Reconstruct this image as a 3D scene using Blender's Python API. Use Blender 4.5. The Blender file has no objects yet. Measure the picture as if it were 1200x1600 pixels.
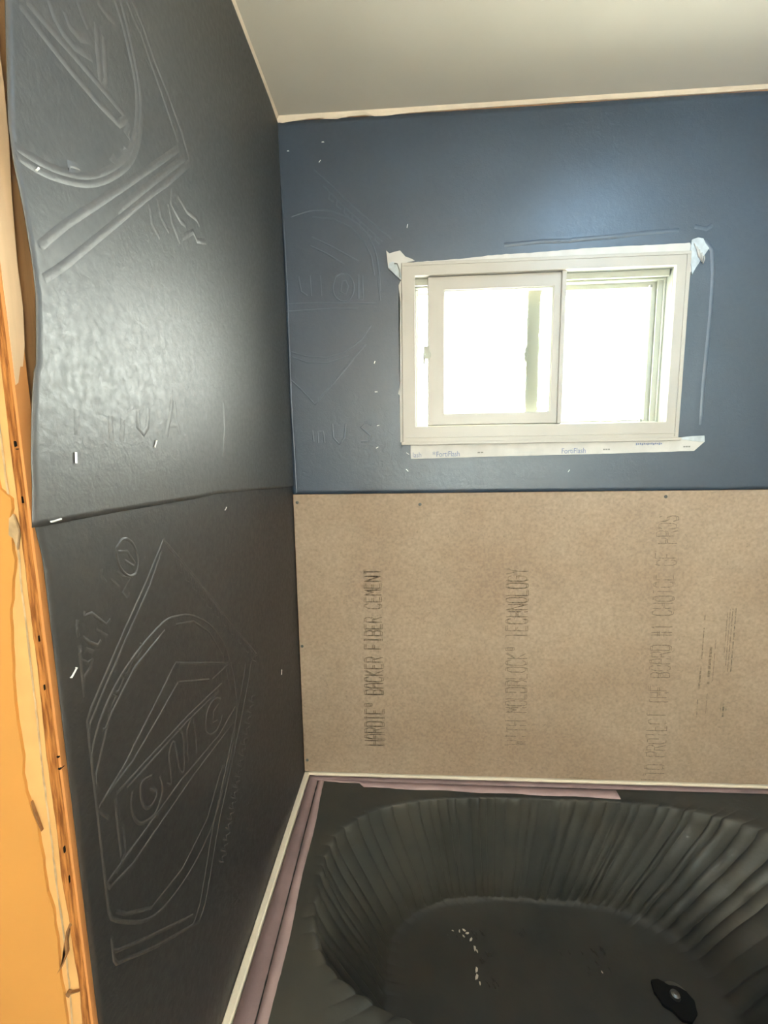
import bpy, bmesh, math, random
from mathutils import Vector, Matrix, noise
random.seed(7)
C = bpy.context.scene.collection
PI = math.pi

# ---------------------------------------------------------------- camera
cam_d = bpy.data.cameras.new('camera')
cam_d.sensor_fit = 'VERTICAL'; cam_d.sensor_height = 36.0; cam_d.sensor_width = 27.0
cam_d.lens = 650.0 / 1600.0 * 36.0
cam_d.clip_start = 0.02
cam = bpy.data.objects.new('camera', cam_d); C.objects.link(cam)
yaw, pitch, roll = -0.05915, -0.12628, -0.01535
cy, sy, cp, sp = math.cos(yaw), math.sin(yaw), math.cos(pitch), math.sin(pitch)
fwd = Vector((sy*cp, cy*cp, sp)); up = Vector((-sy*sp, -cy*sp, cp)); rgt = fwd.cross(up)
r2 = rgt*math.cos(roll) + up*math.sin(roll); u2 = -rgt*math.sin(roll) + up*math.cos(roll)
mw = Matrix((( r2.x, u2.x, -fwd.x, 0.35278), (r2.y, u2.y, -fwd.y, -1.24413), (r2.z, u2.z, -fwd.z, 1.41771), (0, 0, 0, 1)))
cam.matrix_world = mw
bpy.context.scene.camera = cam

# ---------------------------------------------------------------- exposure, daylight, lamps
vs = bpy.context.scene.view_settings
vs.view_transform = 'Standard'; vs.look = 'None'; vs.gamma = 1.0; vs.use_curve_mapping = False
vs.exposure = 0.0
SKY = 33.0
w = bpy.data.worlds.new('sky'); bpy.context.scene.world = w; w.use_nodes = True
bg = w.node_tree.nodes['Background']
bg.inputs[0].default_value = (0.96, 1.0, 0.93, 1); bg.inputs[1].default_value = SKY

def area(name, loc, target, size, energy, col, sy=None):
    d = bpy.data.lights.new(name, 'AREA'); d.energy = energy; d.color = col
    d.shape = 'RECTANGLE'; d.size = size; d.size_y = sy or size
    o = bpy.data.objects.new(name, d); C.objects.link(o); o.location = loc
    o.rotation_euler = (Vector(target) - Vector(loc)).to_track_quat('-Z', 'Y').to_euler()
    return o
# added unseen fill: bluish area light set in an invented rear window
area('added_rear_fill', (0.95, -2.56, 1.62), (0.95, 0.0, 1.62), 0.86, 5, (0.36, 0.66, 1.0), 0.86)
# added out-of-frame panel lamp placed to throw a blue sheen on the back wall
PANEL = (1.02, -0.62)
area('added_panel_light', (PANEL[0], PANEL[1], 2.308), (PANEL[0], PANEL[1]+.001, 0.0), 0.24, 6.0, (0.40, 0.68, 1.0))
# portal that helps the sky through the alcove window
pt = area('window_portal', (0.73, 0.10, 1.716), (0.73, -1.0, 1.716), 0.72, 1, (1, 1, 1), 0.42)
pt.data.cycles.is_portal = True
# the warm ceiling bulb of the room
BULB = (0.30, -1.95, 2.19)
d = bpy.data.lights.new('bulb_light', 'POINT'); d.energy = 12; d.color = (1.0, 0.66, 0.36); d.shadow_soft_size = 0.06
bo = bpy.data.objects.new('bulb_light', d); C.objects.link(bo); bo.location = (BULB[0], BULB[1], BULB[2]-0.16)

# ---------------------------------------------------------------- material helpers
def mat(name, col, rough=0.6, spec=0.5, var=0.0, vscale=20, bump=0.0, bscale=200, metal=0.0, col2=None, stretch=None, detail=4, emis=None, trans=0.0):
    m = bpy.data.materials.new(name); m.use_nodes = True
    nt = m.node_tree; b = nt.nodes['Principled BSDF']
    b.inputs['Base Color'].default_value = (*col, 1); b.inputs['Roughness'].default_value = rough
    b.inputs['Specular IOR Level'].default_value = spec; b.inputs['Metallic'].default_value = metal
    if trans: b.inputs['Transmission Weight'].default_value = trans
    tc = nt.nodes.new('ShaderNodeTexCoord'); mp = nt.nodes.new('ShaderNodeMapping')
    nt.links.new(tc.outputs['Object'], mp.inputs[0])
    if stretch: mp.inputs['Scale'].default_value = stretch
    if var > 0 or col2:
        n = nt.nodes.new('ShaderNodeTexNoise'); n.inputs['Scale'].default_value = vscale; n.inputs['Detail'].default_value = detail
        nt.links.new(mp.outputs[0], n.inputs['Vector'])
        r = nt.nodes.new('ShaderNodeValToRGB')
        r.color_ramp.elements[0].position = 0.38; r.color_ramp.elements[1].position = 0.62
        c2 = col2 if col2 else tuple(c*(1-var) for c in col)
        r.color_ramp.elements[0].color = (*c2, 1); r.color_ramp.elements[1].color = (*(c*(1+(0 if col2 else var)) for c in col), 1)
        nt.links.new(n.outputs['Fac'], r.inputs[0]); nt.links.new(r.outputs[0], b.inputs['Base Color'])
    if bump > 0:
        n2 = nt.nodes.new('ShaderNodeTexNoise'); n2.inputs['Scale'].default_value = bscale; n2.inputs['Detail'].default_value = 3
        nt.links.new(mp.outputs[0], n2.inputs['Vector'])
        bp = nt.nodes.new('ShaderNodeBump'); bp.inputs['Strength'].default_value = bump; bp.inputs['Distance'].default_value = 0.002
        nt.links.new(n2.outputs['Fac'], bp.inputs['Height']); nt.links.new(bp.outputs[0], b.inputs['Normal'])
    return m

def board_mat():
    m = bpy.data.materials.new('fibre cement'); m.use_nodes = True
    nt = m.node_tree; b = nt.nodes['Principled BSDF']; b.inputs['Roughness'].default_value = 0.85
    b.inputs['Specular IOR Level'].default_value = 0.25
    tc = nt.nodes.new('ShaderNodeTexCoord')
    n1 = nt.nodes.new('ShaderNodeTexNoise'); n1.inputs['Scale'].default_value = 3.0; n1.inputs['Detail'].default_value = 3
    n2 = nt.nodes.new('ShaderNodeTexNoise'); n2.inputs['Scale'].default_value = 130; n2.inputs['Detail'].default_value = 6
    n3 = nt.nodes.new('ShaderNodeTexNoise'); n3.inputs['Scale'].default_value = 75; n3.inputs['Detail'].default_value = 8; n3.inputs['Distortion'].default_value = 1.5
    for n in (n1, n2, n3): nt.links.new(tc.outputs['Object'], n.inputs['Vector'])
    r1 = nt.nodes.new('ShaderNodeValToRGB'); r1.color_ramp.elements[0].position = .35; r1.color_ramp.elements[1].position = .65
    r1.color_ramp.elements[0].color = (*BOARD_A, 1); r1.color_ramp.elements[1].color = (*BOARD_B, 1)
    nt.links.new(n1.outputs['Fac'], r1.inputs[0])
    r2_ = nt.nodes.new('ShaderNodeValToRGB'); r2_.color_ramp.elements[0].position = .3; r2_.color_ramp.elements[1].position = .7
    r2_.color_ramp.elements[0].color = (.80, .80, .80, 1); r2_.color_ramp.elements[1].color = (1.08, 1.08, 1.08, 1)
    nt.links.new(n2.outputs['Fac'], r2_.inputs[0])
    mx = nt.nodes.new('ShaderNodeMixRGB'); mx.blend_type = 'MULTIPLY'; mx.inputs[0].default_value = 1
    nt.links.new(r1.outputs[0], mx.inputs[1]); nt.links.new(r2_.outputs[0], mx.inputs[2])
    r3 = nt.nodes.new('ShaderNodeValToRGB'); r3.color_ramp.elements[0].position = .655; r3.color_ramp.elements[1].position = .72
    r3.color_ramp.elements[0].color = (0, 0, 0, 1); r3.color_ramp.elements[1].color = (.45, .45, .45, 1)
    nt.links.new(n3.outputs['Fac'], r3.inputs[0])
    mx2 = nt.nodes.new('ShaderNodeMixRGB'); nt.links.new(r3.outputs[0], mx2.inputs[0])
    nt.links.new(mx.outputs[0], mx2.inputs[1]); mx2.inputs[2].default_value = (.17, .13, .08, 1)
    nt.links.new(mx2.outputs[0], b.inputs['Base Color'])
    return m
BOARD_A = (0.335, 0.240, 0.165); BOARD_B = (0.395, 0.298, 0.215)

def felt_mat(name, col, col2, rough, rough2, spec, ior=1.5):
    # asphalt felt: waxy kraft surface, mottled roughness, crepe bump
    m = bpy.data.materials.new(name); m.use_nodes = True
    nt = m.node_tree; b = nt.nodes['Principled BSDF']; b.inputs['Specular IOR Level'].default_value = spec; b.inputs['IOR'].default_value = ior
    tc = nt.nodes.new('ShaderNodeTexCoord')
    n = nt.nodes.new('ShaderNodeTexNoise'); n.inputs['Scale'].default_value = 2.6; n.inputs['Detail'].default_value = 4
    nf = nt.nodes.new('ShaderNodeTexNoise'); nf.inputs['Scale'].default_value = 110; nf.inputs['Detail'].default_value = 5
    nb = nt.nodes.new('ShaderNodeTexNoise'); nb.inputs['Scale'].default_value = 260; nb.inputs['Detail'].default_value = 4
    nw = nt.nodes.new('ShaderNodeTexNoise'); nw.inputs['Scale'].default_value = 45; nw.inputs['Detail'].default_value = 4; nw.inputs['Distortion'].default_value = 1.2
    for k in (n, nf, nb, nw): nt.links.new(tc.outputs['Object'], k.inputs['Vector'])
    r = nt.nodes.new('ShaderNodeValToRGB'); r.color_ramp.elements[0].position = .35; r.color_ramp.elements[1].position = .65
    r.color_ramp.elements[0].color = (*col, 1); r.color_ramp.elements[1].color = (*col2, 1)
    nt.links.new(n.outputs['Fac'], r.inputs[0]); nt.links.new(r.outputs[0], b.inputs['Base Color'])
    mr = nt.nodes.new('ShaderNodeMapRange'); mr.inputs[1].default_value = .35; mr.inputs[2].default_value = .65
    mr.inputs[3].default_value = rough; mr.inputs[4].default_value = rough2
    nt.links.new(nf.outputs['Fac'], mr.inputs[0]); nt.links.new(mr.outputs[0], b.inputs['Roughness'])
    b1 = nt.nodes.new('ShaderNodeBump'); b1.inputs['Strength'].default_value = .35; b1.inputs['Distance'].default_value = .0008
    b2 = nt.nodes.new('ShaderNodeBump'); b2.inputs['Strength'].default_value = .22; b2.inputs['Distance'].default_value = .0025
    nt.links.new(nb.outputs['Fac'], b1.inputs['Height']); nt.links.new(nw.outputs['Fac'], b2.inputs['Height'])
    nt.links.new(b1.outputs[0], b2.inputs['Normal']); nt.links.new(b2.outputs[0], b.inputs['Normal'])
    return m

M = {}
M['felt_left'] = felt_mat('black building paper', (.011, .0095, .0085), (.016, .0145, .013), .44, .54, .85, 1.58)
M['felt_upper'] = felt_mat('waxed black building paper', (.014, .0135, .012), (.020, .019, .016), .46, .57, 1.0, 1.72)
M['felt_ridge_up'] = felt_mat('pressed waxed ridge', (.034, .031, .028), (.042, .038, .034), .48, .58, 1.0, 1.72)
M['felt_back'] = felt_mat('glare blue building paper', (.014, .026, .046), (.022, .040, .070), .42, .52, .9, 1.58)  # black paper with the blue of lens flare mixed into its colour
M['felt_ridge'] = felt_mat('pressed paper ridge', (.030, .027, .024), (.040, .036, .032), .46, .56, .8, 1.55)
M['felt_ridge_back'] = felt_mat('pressed glare blue ridge', (.034, .050, .080), (.046, .064, .096), .46, .56, .9, 1.58)  # ridge colour carries the same painted blue flare
M['board'] = board_mat()
M['board_ink'] = mat('faded board ink', (.16, .118, .078), .8, .2, col2=(.27, .20, .135), vscale=160)
M['board_ink_dark'] = mat('dark board ink', (.13, .10, .07), .8, .2, col2=(.30, .23, .15), vscale=120)
M['vinyl'] = mat('almond white vinyl', (.45, .405, .345), .40, .5, var=.03, vscale=6)
M['vinyl_track'] = mat('vinyl track', (.38, .375, .30), .4, .5)
M['reveal'] = mat('vinyl reveal', (.24, .235, .19), .5, .4)
M['gasket'] = mat('grey gasket', (.22, .21, .18), .6)
M['glass'] = None
M['flash'] = mat('white flashing membrane', (.56, .53, .49), .55, .4, var=.05, vscale=30)
M['flash_foil'] = mat('pale grey flashing film', (.46, .50, .52), .35, .5, var=.12, vscale=60)
M['ink_blue'] = mat('blue grey print', (.14, .17, .30), .6)
M['ceiling'] = mat('matt ceiling paint', (.74, .68, .585), .9, .2, var=.02, vscale=3)
M['ceiling_edge'] = mat('cream ceiling bead', (.78, .66, .52), .8, .2, var=.04, vscale=30)
M['paint'] = mat('warm tan wall paint', (.53, .255, .065), .75, .25, var=.04, vscale=4, bump=.12, bscale=40)
M['paper'] = mat('cream torn gypsum paper', (.62, .36, .14), .85, .15, var=.05, vscale=25)
M['crack'] = mat('grey brown crack dust', (.42, .30, .17), .9, .1, var=.2, vscale=60)
M['tear'] = mat('brown torn paper fibre', (.22, .11, .045), .9, .1, var=.2, vscale=60)
M['ply'] = mat('raw plywood edge', (.46, .19, .05), .85, .15, col2=(.20, .07, .016), vscale=60, stretch=(6, 6, .45), bump=.6, bscale=260, detail=8)
M['ply_edge'] = mat('fresh cut plywood face', (.56, .24, .08), .8, .15, var=.12, vscale=20, stretch=(1, 1, .1))
M['stud'] = mat('shaded stud wood', (.33, .17, .07), .8, .2, var=.18, vscale=14, stretch=(6, 6, .3))  # brown tone includes the shade beside the paper edge
M['lit_stud'] = mat('lit stud wood', (.60, .41, .25), .8, .2, var=.06, vscale=14, stretch=(6, 6, .3))  # same stud, coloured paler for its lit part
M['hole'] = mat('dark hole', (.01, .008, .006), .95, .05)
M['staple'] = mat('bright staple wire', (.92, .92, .90), .35, .6, metal=.35)
M['screw'] = mat('dark grey screw', (.10, .10, .09), .4, .5, metal=.6)
M['tub'] = mat('cream white tub enamel', (.80, .70, .55), .3, .5, var=.03, vscale=20)
M['tape'] = mat('mauve masking tape', (.23, .155, .15), .6, .35, var=.12, vscale=14, bump=.3, bscale=120)
M['tape2'] = mat('pale mauve masking tape', (.36, .25, .24), .6, .35, var=.10, vscale=14, bump=.3, bscale=120)
M['film'] = mat('dark olive protective film', (.056, .050, .036), .55, .4, col2=(.038, .037, .029), vscale=5, bump=.35, bscale=70)
M['drain'] = mat('drain metal', (.22, .21, .19), .35, .6, metal=.9)
M['glint_white'] = mat('white wrinkle glint', (.75, .70, .6), .9)  # white of the film wrinkle highlights, painted as flecks
M['wood_floor'] = mat('bare subfloor', (.36, .25, .15), .8, .2, var=.2, vscale=8, stretch=(1, 6, 1))
M['lamp'] = None

g = bpy.data.materials.new('clear pane'); g.use_nodes = True; nt = g.node_tree; nt.nodes.remove(nt.nodes['Principled BSDF'])
tr = nt.nodes.new('ShaderNodeBsdfTransparent'); tr.inputs[0].default_value = (.95, .98, .96, 1)
gl = nt.nodes.new('ShaderNodeBsdfGlossy'); gl.inputs['Roughness'].default_value = .02
ms = nt.nodes.new('ShaderNodeMixShader'); ms.inputs[0].default_value = .06
nt.links.new(tr.outputs[0], ms.inputs[1]); nt.links.new(gl.outputs[0], ms.inputs[2]); nt.links.new(ms.outputs[0], nt.nodes['Material Output'].inputs[0])
M['glass'] = g
# rippled obscured pane: most light goes straight, some is bent by the pattern
g = bpy.data.materials.new('obscured pane'); g.use_nodes = True; nt = g.node_tree; nt.nodes.remove(nt.nodes['Principled BSDF'])
tr = nt.nodes.new('ShaderNodeBsdfTransparent'); tr.inputs[0].default_value = (.93, .98, .94, 1)
rf = nt.nodes.new('ShaderNodeBsdfRefraction'); rf.inputs['Roughness'].default_value = .0; rf.inputs['IOR'].default_value = 1.10
nz = nt.nodes.new('ShaderNodeTexNoise'); nz.inputs['Scale'].default_value = 260; nz.inputs['Detail'].default_value = 1
tcn = nt.nodes.new('ShaderNodeTexCoord'); nt.links.new(tcn.outputs['Object'], nz.inputs['Vector'])
bpn = nt.nodes.new('ShaderNodeBump'); bpn.inputs['Strength'].default_value = 1.0; bpn.inputs['Distance'].default_value = .004
nt.links.new(nz.outputs['Fac'], bpn.inputs['Height']); nt.links.new(bpn.outputs[0], rf.inputs['Normal'])
ms = nt.nodes.new('ShaderNodeMixShader'); ms.inputs[0].default_value = .75
nt.links.new(tr.outputs[0], ms.inputs[1]); nt.links.new(rf.outputs[0], ms.inputs[2]); nt.links.new(ms.outputs[0], nt.nodes['Material Output'].inputs[0])
M['glass_obscure'] = g
g = bpy.data.materials.new('glowing lamp shade'); g.use_nodes = True; b = g.node_tree.nodes['Principled BSDF']
b.inputs['Base Color'].default_value = (.9, .8, .6, 1); b.inputs['Emission Color'].default_value = (1, .66, .36, 1); b.inputs['Emission Strength'].default_value = 3
M['lamp'] = g
g = bpy.data.materials.new('added panel glow'); g.use_nodes = True; b = g.node_tree.nodes['Principled BSDF']  # glow of the added ceiling lamp
b.inputs['Base Color'].default_value = (.8, .85, .9, 1); b.inputs['Emission Color'].default_value = (.42, .70, 1, 1); b.inputs['Emission Strength'].default_value = 1
M['panel'] = g

# ---------------------------------------------------------------- mesh helpers
def link(name, me, m, parent=None):
    o = bpy.data.objects.new(name, me); C.objects.link(o)
    if m: me.materials.append(m)
    if parent: o.parent = parent
    return o
def from_bm(name, bm, m, parent=None, smooth=False, bevel=0, recalc=True):
    if recalc: bmesh.ops.recalc_face_normals(bm, faces=bm.faces)
    me = bpy.data.meshes.new(name); bm.to_mesh(me); bm.free()
    if smooth:
        for p in me.polygons: p.use_smooth = True
    o = link(name, me, m, parent)
    if bevel:
        md = o.modifiers.new('bevel', 'BEVEL'); md.width = bevel; md.segments = 2; md.limit_method = 'ANGLE'
    return o
def box(bm, x0, x1, y0, y1, z0, z1):
    v = [bm.verts.new((x, y, z)) for x in (x0, x1) for y in (y0, y1) for z in (z0, z1)]
    for f in ((0,1,3,2),(4,6,7,5),(0,4,5,1),(2,3,7,6),(0,2,6,4),(1,5,7,3)): bm.faces.new([v[i] for i in f])
    return v
def boxes(name, lst, m, parent=None, bevel=0):
    bm = bmesh.new()
    for b in lst: box(bm, *b)
    return from_bm(name, bm, m, parent, bevel=bevel)
def prism(name, pts, axis, a, b, m, parent=None, bevel=0):
    # polygon in the plane across `axis`, extruded from a to b
    bm = bmesh.new()
    def P(p, v): return (v, p[0], p[1]) if axis == 0 else ((p[0], v, p[1]) if axis == 1 else (p[0], p[1], v))
    va = [bm.verts.new(P(p, a)) for p in pts]; vb = [bm.verts.new(P(p, b)) for p in pts]
    n = len(pts)
    bm.faces.new(va); bm.faces.new(list(reversed(vb)))
    for i in range(n): bm.faces.new((va[i], va[(i+1)%n], vb[(i+1)%n], vb[i]))
    bmesh.ops.triangulate(bm, faces=[f for f in bm.faces if len(f.verts) > 4])
    return from_bm(name, bm, m, parent, bevel=bevel)
def frame(name, x0, x1, z0, z1, l, r, bo_, t, y0, y1, m, parent=None, bevel=.002):
    # rectangular frame facing -y with the given member widths, one closed mesh
    bm = bmesh.new()
    O = [(x0, z0), (x1, z0), (x1, z1), (x0, z1)]; I = [(x0+l, z0+bo_), (x1-r, z0+bo_), (x1-r, z1-t), (x0+l, z1-t)]
    V = {}
    for k, ring in (('o', O), ('i', I)):
        for j, y in ((0, y0), (1, y1)): V[k+str(j)] = [bm.verts.new((p[0], y, p[1])) for p in ring]
    for i in range(4):
        n = (i+1) % 4
        bm.faces.new((V['o0'][i], V['o0'][n], V['i0'][n], V['i0'][i]))
        bm.faces.new((V['o1'][n], V['o1'][i], V['i1'][i], V['i1'][n]))
        bm.faces.new((V['o0'][n], V['o0'][i], V['o1'][i], V['o1'][n]))
        bm.faces.new((V['i0'][i], V['i0'][n], V['i1'][n], V['i1'][i]))
    return from_bm(name, bm, m, parent, bevel=bevel)
def lathe(bm, prof, c, seg=24, axis='z'):
    rings = []
    for r, h in prof:
        ring = []
        for i in range(seg):
            a = 2*PI*i/seg
            if axis == 'z': p = (c[0]+r*math.cos(a), c[1]+r*math.sin(a), c[2]+h)
            elif axis == 'y': p = (c[0]+r*math.cos(a), c[1]-h, c[2]+r*math.sin(a))
            else: p = (c[0]+h, c[1]+r*math.cos(a), c[2]+r*math.sin(a))
            ring.append(bm.verts.new(p))
        rings.append(ring)
    for a, b in zip(rings, rings[1:]):
        for i in range(seg): bm.faces.new((a[i], a[(i+1)%seg], b[(i+1)%seg], b[i]))
    bm.faces.new(rings[0][::-1]); bm.faces.new(rings[-1])
def tube(bm, pts, r, seg=6):
    prev = None
    for i, p in enumerate(pts):
        p = Vector(p); t = (Vector(pts[min(i+1, len(pts)-1)]) - Vector(pts[max(i-1, 0)])).normalized()
        a = t.cross(Vector((0, 0, 1)) if abs(t.z) < .9 else Vector((1, 0, 0))).normalized(); b = t.cross(a)
        ring = [bm.verts.new(p + a*r*math.cos(2*PI*k/seg) + b*r*math.sin(2*PI*k/seg)) for k in range(seg)]
        if prev:
            for k in range(seg): bm.faces.new((prev[k], prev[(k+1)%seg], ring[(k+1)%seg], ring[k]))
        else: bm.faces.new(ring[::-1])
        prev = ring
    bm.faces.new(prev)
def ridges(name, polys, fn, width, height, m, parent):
    # low pressed ridges along 2D polylines lying on a sheet; fn maps (a, b, lift) to 3D
    bm = bmesh.new()
    for pts in polys:
        if len(pts) < 2: continue
        rows = []
        for i, p in enumerate(pts):
            a = pts[max(i-1, 0)]; b = pts[min(i+1, len(pts)-1)]
            if a == b: b = (b[0]+1e-4, b[1])
            dx, dy = b[0]-a[0], b[1]-a[1]; L = math.hypot(dx, dy) or 1; nx, ny = -dy/L, dx/L
            h = height * (.25 if i in (0, len(pts)-1) else 1)
            rows.append([bm.verts.new(fn(p[0]+nx*width*s, p[1]+ny*width*s, k*h)) for s, k in ((-.5, -.1), (-.2, .85), (.2, .85), (.5, -.1))])
        for r, q in zip(rows, rows[1:]):
            for k in range(3): bm.faces.new((r[k], r[k+1], q[k+1], q[k]))
    return from_bm(name, bm, m, parent, smooth=True, recalc=False)
def tag(o, label, cat, group=None):
    o['label'] = label; o['category'] = cat
    if group: o['group'] = group
    return o
def struct(o): o['kind'] = 'structure'; return o
def empty(name, loc=(0, 0, 0)):
    o = bpy.data.objects.new(name, None); C.objects.link(o); o.location = loc; return o
def keep(o, parent):
    o.parent = parent; o.matrix_parent_inverse = Matrix.Translation(-Vector(parent.location)); return o

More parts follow.
